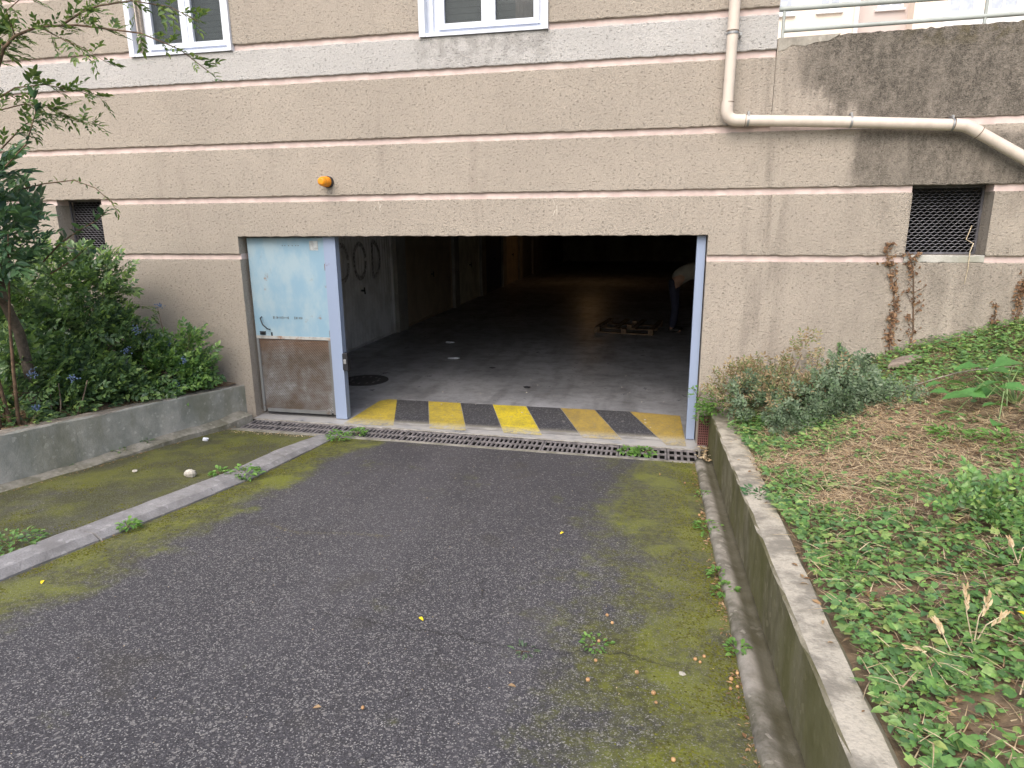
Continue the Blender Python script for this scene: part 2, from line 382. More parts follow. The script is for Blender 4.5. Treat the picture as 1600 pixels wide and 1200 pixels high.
# smooth value noise for terrain and scatter masks
_G = RNG.random((64, 64))
def vnoise(x, y, s=1.):
    x = np.asarray(x)*s+100; y = np.asarray(y)*s+100
    xi = np.floor(x).astype(int); yi = np.floor(y).astype(int); fx = x-xi; fy = y-yi
    fx = fx*fx*(3-2*fx); fy = fy*fy*(3-2*fy)
    g = lambda a, b: _G[a % 64, b % 64]
    return (g(xi, yi)*(1-fx)+g(xi+1, yi)*fx)*(1-fy)+(g(xi, yi+1)*(1-fx)+g(xi+1, yi+1)*fx)*fy

# ------------------------------------------------------------ ground levels
def ramp_z(Y): return .085*np.maximum(0, -np.asarray(Y, float)-.47) if not isinstance(Y, float) else .085*max(0, -Y-.47)
def yback(X): return -.12-.03*(X+3)
def yfront(X): return yback(X)-.36
def terr_r(X, Y):
    X = np.asarray(X, float); Y = np.asarray(Y, float)
    z = .40+.085*np.maximum(0, -Y-.4)+.345*np.maximum(0, X-.82)+.10*np.clip((Y+1.2)/1.2, 0, 1)*np.clip((X-.9)/.6, 0, 1)
    z = np.minimum(z, 2.9+.0*z)
    return z-.04*np.clip((.86-X)/.06, 0, 1)+.05*(vnoise(X, Y, 2.1)-.5)*np.clip((X-.8)/.3, 0, 1)
def lwall_x(Y): return -4.60-.13*(-Y)
def lwall_top(Y): return .38+.088*(-Y)
def terr_l(X, Y):
    X = np.asarray(X, float); Y = np.asarray(Y, float)
    d = np.maximum(0, lwall_x(Y)-X)
    return lwall_top(Y)-.05+.10*np.minimum(d, 5)+.04*(vnoise(X, Y, 2.6)-.5)+.05*np.clip((Y+.7)/.7, 0, 1)

def asz(X, Y):
    return np.where(Y < -.47, .085*(-Y-.47), 0)+.006*(vnoise(X, Y, 1.3)-.5)-.0
# driveway with a front edge that follows the skewed drain
xs = np.linspace(-6.6, .47, 60); ts = np.concatenate([np.linspace(0, 5.4, 60), np.linspace(5.6, 13.5, 30)])
X, T = np.meshgrid(xs, ts, indexing='ij'); Yd = (yfront(X)-.075)*np.exp(-T*1.5)+(-T-.55)*(1-np.exp(-T*1.5)); Yd = np.minimum(Yd, yfront(X)-.075-T*.2)
Vd = np.stack([X, Yd, asz(X, Yd)], -1).reshape(-1, 3); I = np.arange(Vd.shape[0]).reshape(60, 90)
Fd = np.stack([I[:-1, :-1], I[:-1, 1:], I[1:, 1:], I[1:, :-1]], -1).reshape(-1, 4)
tag(mesh_obj('driveway', Vd, Fd, ASPH, None, True), kind='structure')
# flat street level above the ramp, out to the horizon, and the low base under everything
MB().poly([(-400, -14, 1.14), (-400, -400, 1.14), (400, -400, 1.14), (400, -14, 1.14)]).build('road', ASPH)['kind'] = 'structure'
MB().poly([(-400, 400, -.72), (-400, -14.2, -.72), (400, -14.2, -.72), (400, 400, -.72)]).build('ground', SOIL)['kind'] = 'structure'
# garden beds
gx = np.concatenate([np.linspace(.60, 3.6, 96), np.linspace(3.8, 14, 20)]); gy = np.concatenate([np.linspace(-14, -6, 24), np.linspace(-5.9, -.003, 150)])
tag(grid('right_garden_bed', gx, gy, terr_r, SOIL), kind='structure')
u = np.linspace(.0, 1, 60)**1.5*9+.10; Yl = gy
Ug, Yg = np.meshgrid(u, Yl, indexing='ij'); Xg = lwall_x(Yg)-Ug; Zg = terr_l(Xg, Yg)
I = np.arange(Xg.size).reshape(Xg.shape)
tag(mesh_obj('left_garden_bed', np.stack([Xg, Yg, Zg], -1).reshape(-1, 3), np.stack([I[:-1, :-1], I[:-1, 1:], I[1:, 1:], I[1:, :-1]], -1).reshape(-1, 4), SOIL, None, True), kind='structure')

# garden retaining walls, gutter and footing: sections swept along the ramp
def sweep(name, prof, ys, mat, parent=None, jit=.003, smooth=False):
    V = []; n = len(prof(ys[0])); Fc = []
    for k, Y in enumerate(ys):
        for (x, z) in prof(Y): V.append((x+random.uniform(-jit, jit), Y, z+random.uniform(-jit, jit)))
    for k in range(len(ys)-1):
        for j in range(n-1): a = k*n+j; Fc.append((a, a+1, a+1+n, a+n))
    Fc.append(tuple(range(n))[::-1]); Fc.append(tuple((len(ys)-1)*n+j for j in range(n)))
    return mesh_obj(name, V, Fc, mat, parent, smooth)
yy = list(np.arange(-.002, -13.6, -.12))
def rw(Y):
    r = ramp_z(Y); t = .385+r; xo = .80-.02*min(4.5, -Y)
    return [(.57, r-.3), (.57, t-.012), (.582, t), (xo-.02, t+.002), (xo, t-.02), (xo, r-.3)]
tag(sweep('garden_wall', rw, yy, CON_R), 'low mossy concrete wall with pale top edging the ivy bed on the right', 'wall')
def gut(Y):
    r = ramp_z(Y); w = .012*(vnoise(Y, 3., 2.2)-.5)
    return [(.415+w, r-.1), (.418+w, r+.012), (.432+w, r+.034), (.458+w, r+.042), (.488, r+.036), (.520, r+.018), (.55, r+.012), (.572, r+.024), (.572, r-.1)]
tag(sweep('gutter', gut, [y for y in yy if y < -.6], GUT, smooth=True), kind='structure')
def lw(Y):
    x = lwall_x(Y); r = ramp_z(Y); t = lwall_top(Y)
    return [(x-.15, r-.3), (x-.15, t), (x-.012, t+.003), (x, t-.012), (x, r-.3)]
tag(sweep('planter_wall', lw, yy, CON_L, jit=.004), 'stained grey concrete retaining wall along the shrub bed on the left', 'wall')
def ft(Y):
    x = lwall_x(Y)-.001; r = ramp_z(Y); h = .075*max(0, 1+Y/2.2)+.022+.02*(vnoise(Y, 9., 1.7)-.5); w = .16-.05*min(1, -Y)
    return [(x, r-.1), (x, r+h+.02), (x+w*.6, r+h), (x+w, r+h-.02), (x+w+.012, r-.1)]
tag(sweep('wall_footing', ft, [y for y in yy if y < -.1], FOOT, jit=.004), kind='structure')
# kerb: stones one metre long with open joints
kerb = thing('kerb', 'pale splayed concrete kerb dividing the mossy strip from the driveway', 'kerb', (-3.3, -2.5, .2))
def kx(Y): return -3.2-.12*max(0, -Y-2.0)
for k in range(13):
    y0, y1 = -.50-.972*k, -.50-.972*(k+1)+.012
    dz = random.uniform(-.006, .006); dx = random.uniform(-.008, .008)
    def kp(Y, dx=dx, dz=dz, k=k):
        r = ramp_z(Y); x = kx(Y)+dx; e = min(1, (-Y-.40)/.9)
        return [(x+.004, r-.05), (x, r+.012*e), (x-.045, r+.046*e+dz), (x-.19, r+.058*e+dz), (x-.225, r+.048*e+dz), (x-.235, r-.05)]
    sweep('kerb_stone', kp, list(np.linspace(y0, y1, 9)), KERB, kerb, jit=.0025)

# drain channel
tr = MB()
def skew(x, t, z): return (x, yback(x)-t, z)
for t0, t1, z0, z1 in ((.012, .012, -.003, -.25), (.348, .348, -.25, -.003)):
    tr.poly([skew(-4.5, t0, z0), skew(.47, t0, z0), skew(.47, t1, z1), skew(-4.5, t1, z1)])
tr.poly([skew(-4.5, .0, -.24), skew(.47, .0, -.24), skew(.47, .36, -.24), skew(-4.5, .36, -.24)])
tag(tr.build('drain_channel', plain('drain_shade_black', (.006, .006, .006), .9)), kind='structure')  # near-black colour stands in for the shade down in the slots
for nm, a, b, zt in (('drain_edge', .36, .425, .004), ('drain_edge', -.02, -.0, .002)):
    e = MB(); n = 60
    for i in range(n):
        x0 = -4.5+4.99*i/n; x1 = -4.5+4.99*(i+1)/n; j = random.uniform(-.004, .004)
        p = [skew(x0, a, zt), skew(x1, a, zt), skew(x1, b+j, zt), skew(x0, b+j, zt)]
        q = [(u_[0], u_[1], -.1) for u_ in p]; i0 = len(e.v); e.v += p+q
        e.f += [(i0, i0+3, i0+2, i0+1), (i0, i0+1, i0+5, i0+4), (i0+3, i0+7, i0+6, i0+2)]
    tag(e.build(nm, FOOT if a > .1 else PALE), kind='structure')
gr_x = [-4.44, -4.04, -3.29, -2.54, -1.79, -1.05, -.29, .17, .448]
gl = ['cast iron drain grate at the left end below the blue door', 'cast iron drain grate in front of the blue door', 'cast iron drain grate with a weed, beside the kerb end', 'cast iron drain grate before the second and third stripes', 'cast iron drain grate before the middle of the striped threshold', 'cast iron drain grate before the ochre stripe right of the middle', 'cast iron drain grate overgrown with green weeds', 'short coarse drain grate at the right end by the garden wall']
for k in range(8):
    x0, x1 = gr_x[k]+.004, gr_x[k+1]-.004; pit = .056 if k >= 6 else .047; bw = .011 if k >= 6 else .0105
    t = thing('drain_grate', gl[k], 'drain grate', (float((x0+x1)/2), float(yback((x0+x1)/2)-.18), -.02), 'cast iron grates of the drain across the garage entrance')
    fr = MB(); zt = random.uniform(-.006, -.001)
    def bar(m, xa, xb, ta, tb, z=zt, th=.014):
        p = [skew(xa, ta, z), skew(xb, ta, z), skew(xb, tb, z), skew(xa, tb, z)]; q = [(a[0], a[1], z-th) for a in p]; i0 = len(m.v)
        m.v += p+q; m.f += [(i0, i0+3, i0+2, i0+1), (i0, i0+1, i0+5, i0+4), (i0+1, i0+2, i0+6, i0+5), (i0+2, i0+3, i0+7, i0+6), (i0+3, i0, i0+4, i0+7)]
    bar(fr, x0, x1, .016, .042); bar(fr, x0, x1, .318, .344); bar(fr, x0, x1, .168, .192)
    bar(fr, x0, x0+.018, .042, .318, zt-.0005); bar(fr, x1-.018, x1, .042, .318, zt-.0005)
    fr.build('frame', IRON, t)
    bm_ = MB(); nb = int((x1-x0-.036)/pit); st = (x1-x0-.036)/nb
    for j in range(1, nb):
        xc = x0+.018+j*st
        bar(bm_, xc-bw, xc+bw, .042, .168, zt-.002); bar(bm_, xc-bw, xc+bw, .192, .318, zt-.002)
    tag(bm_.build('bars', IRON, t), kind='stuff')

# ------------------------------------------------------------ the building front
bld = thing('apartment_building', 'tan roughcast building front with pink grooves around the garage opening', 'building', (-2, 0, 0))
ret = thing('terrace_wall', 'dirt-blackened roughcast retaining wall right of the building under the railing', 'wall', (3, 0, 0))
TH = .25
def band(x0, x1, z0, z1, mat, parent, jb=True, top_rough=0., y0=0., name='wall_band', slope=0.):
    n = max(2, int((x1-x0)/.035)); xs_ = np.linspace(x0, x1, n+1); V = []; Fc = []
    for i, x in enumerate(xs_):
        j = random.uniform(-.004, .004) if jb and 0 < i < n else 0
        jt = random.uniform(-.003, .003) if 0 < i < n else 0
        tz = z1+slope*(x-x0)+(random.uniform(-top_rough, top_rough) if top_rough else 0)
        V += [(x, TH, z0), (x, y0+.004, z0+j), (x, y0, z0+.006+j), (x, y0, tz-.006+jt), (x, y0+.005, tz+jt), (x, TH, tz)]
    for i in range(n):
        for j in range(6):
            a = i*6+j; b = i*6+(j+1) % 6; Fc.append((a, a+6, b+6, b))
    Fc.append(tuple(range(6))); Fc.append(tuple(n*6+j for j in range(6))[::-1])
    return mesh_obj(name, V, Fc, mat, parent)
def groove(x0, x1, z0, z1, parent):
    return MB().quadbox(x0, x1, .028, TH, z0, z1).build('groove', PINK, parent)
OX0, OX1, OZ = -4.49, .455, 2.05
XB = .93; XL, XR = -13., 10.
VL = (-6.80, -6.20); VR = (2.15, 2.785)
W1 = (-5.52, -4.32); W2 = (-2.31, -1.07)
band(XL, OX0, -.7, 1.805, TAN, bld); band(OX1, XB, -.7, 1.805, TAN, bld)
for a, b in ((XL, VL[0]), (VL[1], OX0)): band(a, b, 1.865, 2.407, TAN, bld)
band(OX0, OX1, OZ, 2.407, TAN, bld); band(OX1, XB, 1.865, 2.407, TAN, bld)
groove(XL, VL[0]-.0, 1.805, 1.865, bld); groove(VL[1], OX0, 1.805, 1.865, bld); groove(OX1, XB, 1.805, 1.865, bld)
groove(XL, VL[0], 2.407, 2.467, bld); groove(VL[1], XB, 2.407, 2.467, bld)
band(XL, XB, 2.467, 2.95, TAN, bld); groove(XL, XB, 2.95, 3.01, bld)
band(XL, XB, 3.01, 3.56, TAN, bld); groove(XL, XB, 3.56, 3.62, bld)
band(XL, XB, 3.62, 3.898, WHITE_R, bld)
wx = [(XL, W1[0]), (W1[1], W2[0]), (W2[1], XB)]
for a, b in wx:
    groove(a, b, 3.898, 3.958, bld); band(a, b, 3.958, 4.51, TAN, bld); groove(a, b, 4.51, 4.57, bld)
    band(a, b, 4.57, 5.12, TAN, bld); groove(a, b, 5.12, 5.18, bld)
band(XL, XB, 5.18, 5.72, TAN, bld); groove(XL, XB, 5.72, 5.78, bld); band(XL, XB, 5.78, 6.4, TAN, bld)
# side wall and body of the building; unseen roof added to stop sky light
MB().quadbox(XB-.25, XB, TH, 9, 3.69, 6.4).build('side_wall', TAN, bld)
MB().quadbox(XL, XB, TH, 9, 6.401, 6.55).build('roof', INNER, bld)
# retaining wall to the right
band(XB, XR, -.7, 1.805, TAN, ret); groove(XB, VR[0], 1.805, 1.865, ret); groove(VR[1], XR, 1.805, 1.865, ret)
band(VR[0]-.0, VR[1], 1.806, 1.868, CON_L, ret, name='vent_sill')
band(XB, VR[0], 1.865, 2.407, TAN, ret); band(VR[1], XR, 1.865, 2.407, TAN, ret)
groove(XB, VR[0], 2.407, 2.467, ret); groove(VR[1], XR, 2.407, 2.467, ret)
band(XB, XR, 2.467, 2.95, TAN, ret)
MB().quadbox(XB, XR, .016, TH, 2.95, 3.01).build('groove', PINK, ret)
band(XB+.004, XR, 3.01, 3.70, TAN, ret, top_rough=.006, slope=.013)
# smooth cement patch on the top left corner of the retaining wall
cp = [(XB+.012, 3.60), (1.0, 3.612), (1.05, 3.645), (1.16, 3.63), (1.24, 3.655), (1.34, 3.66), (1.44, 3.712), (1.2, 3.7085), (XB+.012, 3.705)]
m_ = MB(); m_.poly([(x, -.004, z) for x, z in cp]); m_.poly([(x, .1, z+.004) for x, z in cp][::-1])
for i in range(len(cp)):
    a, b = cp[i], cp[(i+1) % len(cp)]; m_.poly([(a[0], -.004, a[1]), (a[0], .1, a[1]+.004), (b[0], .1, b[1]+.004), (b[0], -.004, b[1])])
m_.build('cement_patch', concrete('cement_repair', (.36, .34, .30), (.24, .225, .195), 0, 6), ret)

ck = MB()
for cx_, cz_, hh in ((-2.83, 2.40, .10), (-2.80, 2.37, .05), (-1.02, 2.40, .06), (-.98, 2.34, .09), (-1.0, 2.29, .05), (-2.86, 2.35, .04)):
    w_ = random.uniform(.004, .008); t_ = random.uniform(-.03, .03); ck.poly([(cx_, -.003, cz_), (cx_+w_, -.003, cz_), (cx_+w_*.8+t_, -.003, cz_-hh), (cx_+t_, -.003, cz_-hh)])
tag(ck.build('pale_scratches', plain('bare_plaster', (.60, .56, .50), .9), bld), kind='stuff')
# vents with expanded metal
def exmesh(x0, x1, z0, z1, px, pz, th, y, mat, name, parent):
    V = []; Fc = []; nr = int((z1-z0)/pz); nc = int((x1-x0)/(px/2)); dx = (x1-x0)/nc
    for r in range(nr+1):
        for c in range(nc):
            up = (c+r) % 2; za = z0+r*pz+(pz*.5 if up else 0)-pz*.25; zb = z0+r*pz+(0 if up else pz*.5)-pz*.25
            xa, xb = x0+c*dx, x0+(c+1)*dx; i = len(V)
            V += [(xa, y, za-th), (xb, y, zb-th), (xb, y+th*.8, zb+th), (xa, y+th*.8, za+th)]; Fc.append((i, i+1, i+2, i+3))
    return mesh_obj(name, V, np.array(Fc), mat, parent)
for (a, b), lab, par in ((VL, 'square vent opening with expanded metal mesh half hidden behind the left shrubs', bld), (VR, 'square vent opening with expanded metal mesh under the sloping pipe', ret)):
    t = thing('wall_vent', lab, 'vent', ((a+b)/2, .2, 1.87), 'mesh covered vents in the wall')
    tag(exmesh(a+.02, b-.02, 1.885, 2.45, .05, .0255, .0024, .19, VMESH, 'mesh_screen', t), kind='stuff')
    f = MB(); f.quadbox(a+.002, a+.02, .185, .205, 1.87, 2.465); f.quadbox(b-.02, b-.002, .185, .205, 1.87, 2.465)
    f.quadbox(a+.02, b-.02, .185, .205, 1.87, 1.888); f.quadbox(a+.02, b-.02, .185, .205, 2.447, 2.465); f.build('frame', VMESH, t)
s_ = MB(); s_.quadbox(VL[0]-.0, VL[1], .03, TH, 1.802, 1.868); s_.build('vent_sill', TAN, bld)
d = MB(); x0, x1 = VL[0]-.05, VL[1]+.05
d.quadbox(x0, x1, .9, .95, 1.7, 2.6).quadbox(x0-.05, x0, .251, .9, 1.7, 2.6).quadbox(x1, x1+.05, .251, .9, 1.7, 2.6).quadbox(x0, x1, .251, .9, 2.5, 2.6).quadbox(x0, x1, .251, .9, 1.7, 1.8)
d.build('vent_shaft', DARK, bld)

# windows
def window(x0, x1, cords):
    w = MB(); z0, z1 = 3.9, 5.18
    w.quadbox(x0-.0, x0+.06, -.03, .09, z0, z1); w.quadbox(x1-.045, x1, -.03, .09, z0, z1); w.quadbox(x0+.06, x1-.045, -.028, .09, z1-.06, z1)
    w.quadbox(x0+.06, x1-.045, -.022, .10, z0, z0+.028)
    f = w.build('window', WPVC, bld)
    ins = MB(); xa, xb = x0+.06+.055, x1-.045; za, zb = z0+.028, z1-.06
    # reveal and outer frame set back
    ins.quadbox(xa, xa+.05, .10, .15, za, zb).quadbox(xb-.05, xb, .10, .15, za, zb).quadbox(xa+.05, xb-.05, .10, .15, za, za+.05).quadbox(xa+.05, xb-.05, .10, .15, zb-.05, zb)
    ins.build('outer_frame', WPVC, f)
    MB().quadbox(x0+.06, xa, .06, .25, za, zb).build('reveal', WPVC if not cords else TAN, f)
    xm = (xa+xb)/2
    for a, b in ((xa+.052, xm-.012), (xm+.012, xb-.052)):
        s = MB(); c = za+.052; t_ = zb-.052
        s.quadbox(a, a+.055, .08, .14, c, t_, bev=.006).quadbox(b-.055, b, .08, .14, c, t_, bev=.006).quadbox(a+.055, b-.055, .082, .14, c, c+.05).quadbox(a+.055, b-.055, .082, .14, t_-.06, t_)
        s.quadbox(a-.01, b+.01, .066, .082, c-.004, c+.014)
        s.build('sash', WPVC, f)
        MB().quadbox(a+.055, b-.055, .11, .116, c+.05, t_-.06).build('pane', GLASS, f)
        bl = MB(); zz = c+.05
        while zz < t_-.06: bl.quadbox(a+.03, b-.03, .2, .206, zz, zz+.05); zz += .055
        tag(bl.build('roller_blind', BLINDM, f), kind='stuff')
    MB().quadbox(xm-.012, xm+.012, .07, .13, za+.05, zb-.05).build('mullion', WPVC, f)
    r = MB(); r.quadbox(x0, x1, .9, .95, z0, z1).quadbox(x0-.05, x0, .251, .9, z0, z1).quadbox(x1, x1+.05, .251, .9, z0, z1).quadbox(x0, x1, .251, .9, z0-.05, z0-.001).quadbox(x0, x1, .251, .9, z1+.001, z1+.05)
    r.build('room', DARK, bld)
    if not cords:
        c_ = MB(); xx = xb-.30
        while xx < xb-.05: c_.quadbox(xx, xx+.02, .19, .198, z0, z1-.1); c_.quadbox(xx+.02, xx+.04, .184, .192, z0, z1-.1); xx += .04
        tag(c_.build('curtain', plain('beige_curtain', (.34, .30, .27), .9), f), kind='stuff')
    if cords:
        k = MB(); k.tube([(x0+.085, .03, z1-.1), (x0+.083, .03, 4.4), (x0+.09, .028, 4.1), (x0+.088, .03, 3.98)], .008, 6); k.build('shutter_cord', PIPE, f)
gg = G('window_glass'); gg.done((.05, .062, .065), .04, .5); tp = gg.n('ShaderNodeBsdfTransparent'); mx = gg.n('ShaderNodeMixShader'); mx.inputs[0].default_value = .55
gg.t.links.new(tp.outputs[0], mx.inputs[2]); gg.t.links.new(gg.b.outputs[0], mx.inputs[1]); gg.t.links.new(mx.outputs[0], gg.t.nodes['Material Output'].inputs[0]); GLASS = gg.m
BLINDM = plain('dark_green_grey_blind', (.15, .18, .18), .6, var=.15)
window(*W1, True); window(*W2, False)

# ------------------------------------------------------------ garage interior
fl = MB(); n = 40; xa, xb = -5.5, 6.1
fl.poly([(xa, 30, 0), (xa, .26, 0), (xb, .26, 0), (xb, 30, 0)])
fl.poly([(OX0, .26, 0), (OX0, float(yback(OX0)), 0), (OX1+.1, float(yback(OX1+.1)), 0), (OX1+.1, -.003, 0), (OX1, -.003, 0), (OX1, .26, 0)])
tag(fl.build('garage_floor', FLOOR), kind='structure')
s = MB(); s.quadbox(-5.3, 6.2, TH+.001, 30, 2.62, 2.9); tag(s.build('garage_ceiling', INNER), kind='structure')
MB().quadbox(6, 6.2, TH+.001, 30, -.1, 2.619).build('garage_right_wall', INNER)['kind'] = 'structure'
MB().quadbox(-5.3, 6.2, 30.001, 30.2, -.1, 2.9).build('garage_back_wall', INNER)['kind'] = 'structure'
lwl = MB(); edges = [(TH+.001, 2.75), (5.95, 6.45), (9.85, 10.25), (12.6, 13.1), (15.4, 15.9), (18.2, 18.7), (21, 30)]
for a, b in edges: lwl.quadbox(-5.45, -5.06, a, b, -.1, 2.619)
for i in range(len(edges)-1): lwl.quadbox(-5.45, -5.16, edges[i][1], edges[i+1][0], 2.28, 2.619)
tag(lwl.build('garage_left_wall', INNER), kind='structure')
MB().quadbox(-5.45, -5.4, TH+.001, 30, -.1, 2.28).build('garage_left_backing', DARK)['kind'] = 'structure'
for y in (5.2, 10.4, 15.6, 20.8): MB().quadbox(-5.06, 6, y, y+.3, 2.32, 2.619).build('ceiling_beam', INNER)['kind'] = 'structure'
for x, y in ((3.2, 9), (3.2, 15), (3.2, 21)): MB().quadbox(x, x+.35, y, y+.5, 0, 2.619, bev=.01).build('garage_pillar', INNER)['kind'] = 'structure'
dcol = [('pale corrugated garage box door with faint looping graffiti, nearest the entrance', (.74, .75, .78)), ('brownish garage box door, second from the entrance', (.34, .27, .20)), ('cream garage box door, third from the entrance', (.62, .58, .48)),
        ('dark blue garage box door, fourth from the entrance', (.05, .07, .14)), ('beige garage box door, fifth from the entrance', (.5, .42, .33)), ('grey garage box door deepest along the left side', (.16, .16, .17))]
for k, (lab, c) in enumerate(dcol):
    y0, y1 = edges[k][1]+.02, edges[k+1][0]-.02
    t = thing('garage_door', lab, 'garage door', (-5.2, (y0+y1)/2, 0), 'garage box doors along the left inner wall')
    mt = rusty('garage_door_paint', c, (.10, .06, .04), .18, .45, dirt_amt=.3)
    V = []; Fc = []; n = int((y1-y0-.1)/.03); 
    for i in range(n+1):
        y = y0+.05+(y1-y0-.1)*i/n; x = -5.175+(.024 if i % 4 < 2 else 0)
        V += [(x, y, .05), (x, y, 2.22)]
    for i in range(n): a = i*2; Fc.append((a, a+2, a+3, a+1))
    mesh_obj('panel', V, np.array(Fc), mt, t)
    f = MB(); f.quadbox(-5.2, -5.13, y0, y0+.048, .0, 2.27).quadbox(-5.2, -5.13, y1-.048, y1, .0, 2.27).quadbox(-5.2, -5.13, y0+.048, y1-.048, 2.222, 2.27).quadbox(-5.2, -5.14, y0+.048, y1-.048, .005, .048); f.build('frame', mt, t)
    h = MB(); hy = (y0+y1)/2+.1; h.tube([(-5.15, hy, 1.0), (-5.09, hy, 1.0)], .018, 8); h.tube([(-5.09, hy, 1.06), (-5.088, hy, 1.0), (-5.09, hy+.02, .94)], .013, 6); h.build('handle', BLACKP, t)
    if k == 0:
        gm = MB()
        def stroke(pts, w=.085):
            for i in range(len(pts)-1):
                (a, b), (c_, d_) = pts[i], pts[i+1]; L = math.hypot(c_-a, d_-b) or 1; nx_, nz_ = -(d_-b)/L*w/2, (c_-a)/L*w/2
                gm.poly([(-5.146, a+nx_, b+nz_), (-5.146, c_+nx_, d_+nz_), (-5.146, c_-nx_, d_-nz_), (-5.146, a-nx_, b-nz_)])
        for cy, w in ((3.75, .24), (4.45, .24)):
            stroke([(cy+w*math.cos(a), 1.52+.30*math.sin(a)) for a in np.linspace(.15, 6.25, 24)])
        stroke([(5.0, 1.82), (4.98, 1.22)]); stroke([(5.0, 1.82)]+[(5.02+.3*math.cos(a), 1.52+.32*math.sin(a)) for a in np.linspace(PI/2, -PI/2, 14)]+[(4.98, 1.22)])
        gm.build('graffiti', plain('grey_spray_paint', (.44, .44, .47), .8, var=.4, scale=25), t)

# stripes of the threshold
pt = bpy.data.objects.new('striped_threshold', None); COL.objects.link(pt); pt.location = (-1.5, .5, 0); pt['kind'] = 'structure'
xd = [-3.15, -2.73, -2.31, -1.90, -1.48, -1.06, -.65, -.24]
cols = [YEL, BLK, YEL, BLK, YELB, BLK, OCH, BLK, OCH]
def pl_xy(xbk, y): return (xbk+.34*(1.0-y)/.95, y, .004)
for i, m in enumerate(cols):
    yb_ = 1.0; nm = 'black_stripe' if m is BLK else 'yellow_stripe'
    yf = -.06 if m is not BLK else .0
    if i == 0: pts = [(-3.27, 1.0, .004), (-3.35, .9, .004), (-3.36, yf, .004), pl_xy(xd[0], yf), pl_xy(xd[0], 1.0)]
    elif i == 8: pts = [pl_xy(xd[7], 1.0), pl_xy(xd[7], yf-.08), (.36, yf-.08, .004), (.33, .93, .004)]
    else: pts = [pl_xy(xd[i-1], yb_), pl_xy(xd[i-1], yf), pl_xy(xd[i]-.006, yf), pl_xy(xd[i]-.006, yb_)]
    MB().poly(pts).build(nm, m, pt)

# blue pedestrian door with mesh lower half
dr = thing('service_door', 'faded light blue steel door with rusty mesh lower half at the left of the opening', 'door', (-3.99, .12, 0))
MB().quadbox(-4.455, -3.53, .105, .135, .93, 2.035, bev=.003).build('upper_sheet', DOORB, dr)
MB().quadbox(-4.42, -3.56, .128, .134, .05, .925).build('back_sheet', DBACK, dr)
WORN = rusty('worn_white_blue_edge', (.42, .42, .41), (.26, .13, .06), .75, .6, scale=9)
f = MB(); f.quadbox(-4.455, -4.425, .10, .14, .045, .928).quadbox(-3.56, -3.53, .10, .14, .045, .928).quadbox(-4.40, -3.585, .10, .14, .045, .085); f.build('lower_frame', rusty('grimy_blue_frame', (.16, .17, .18), (.09, .05, .03), .6), dr)
MB().quadbox(-4.45, -3.535, .097, .104, .912, .945).build('cross_rail', WORN, dr)
tag(exmesh(-4.425, -3.56, .07, .905, .030, .0165, .0046, .108, RMESH, 'mesh_screen', dr), kind='stuff')
h = MB(); h.tube([(-4.36, .10, 1.16), (-4.355, .06, 1.15), (-4.33, .055, 1.08), (-4.28, .06, 1.03), (-4.27, .10, 1.02)], .007, 6); h.build('pull_handle', BLACKP, dr)
h = MB(); h.quadbox(-4.40, -4.33, .095, .105, .955, .995); h.tube([(-4.37, .10, .975), (-4.37, .075, .975)], .012, 8); h.build('lock', BLACKP, dr); MB().quadbox(-4.262, -4.245, .099, .105, .925, .985).build('keyhole', BLACKP, dr)
for z in (1.72, .99, .30): MB().tube([(-3.525, .095, z-.035), (-3.525, .095, z+.035)], .011, 8).build('hinge', rusty('rusty_hinge', (.2, .2, .22), amt=.8), dr)
mk = MB(); x = -4.22
while x < -3.86:                                              # faint scribble, no readable letters in the photograph
    hh = random.uniform(.006, .016); mk.quadbox(x, x+random.uniform(.006, .014), .1025, .104, 1.155-hh, 1.155+hh, rot=0); x += random.uniform(.014, .026)
    if -4.01 < x < -3.97: x = -3.955
for x in (-4.03, -4.0, -3.955, -3.91, -3.87, -3.84): mk.quadbox(x, x+.012, .1025, .104, 1.945, 1.955)
tag(mk.build('scribble', plain('black_marker', (.13, .17, .19), .7), dr), kind='stuff')
st = MB(); st.quadbox(-3.70, -3.60, .1015, .104, 1.90, 2.0); st.build('torn_sticker', rusty('torn_sticker_paper', (.46, .50, .52), (.10, .10, .10), .8, scale=22), dr)
f = MB(); f.quadbox(-3.875, -3.815, .1, .104, 1.11, 1.135, rot=0); 
def post(x0, x1, lab):
    t = thing('steel_post', lab, 'post', ((x0+x1)/2, .12, 0), 'lavender blue steel posts of the opening')
    MB().quadbox(x0, x1, .08, .17, .006, 2.045, bev=.004).build('tube', STEEL, t)
    return t
t = post(-3.522, -3.385, 'wide lavender blue steel post between the blue door and the open bay')
b = thing('control_box', 'small black control box on the left steel post', 'control box', (-3.36, .1, .67)); MB().quadbox(-3.384, -3.325, .06, .13, .58, .78, bev=.008).build('housing', BLACKP, b); MB().quadbox(-3.37, -3.34, .052, .0595, .66, .71, bev=.002).build('button', GALV, b)
t = post(.362, .443, 'narrow lavender blue steel post at the right edge of the opening')
MB().quadbox(OX0+.002, OX1-.002, .10, .2, OZ-.05, OZ-.002).build('lintel_rail', STEEL, bld) if False else None
# rusty grate leaning in the gap beside the garden wall
t = thing('rust_grate', 'reddish rusty perforated grate upright between the post and the garden wall', 'grate', (.52, -.05, 0))
f = MB(); 
for i in range(6): f.quadbox(.468+i*.0185, .474+i*.0185, -.09, -.075, .005, .30)
for j in range(12): f.quadbox(.468, .567, -.094, -.0905, .01+j*.025, .017+j*.025)
f.build('bars', RUSTI, t); MB().quadbox(.468, .567, -.06, -.05, .004, .30).build('backing', plain('dark_red_backing', (.05, .02, .018), .9), t)

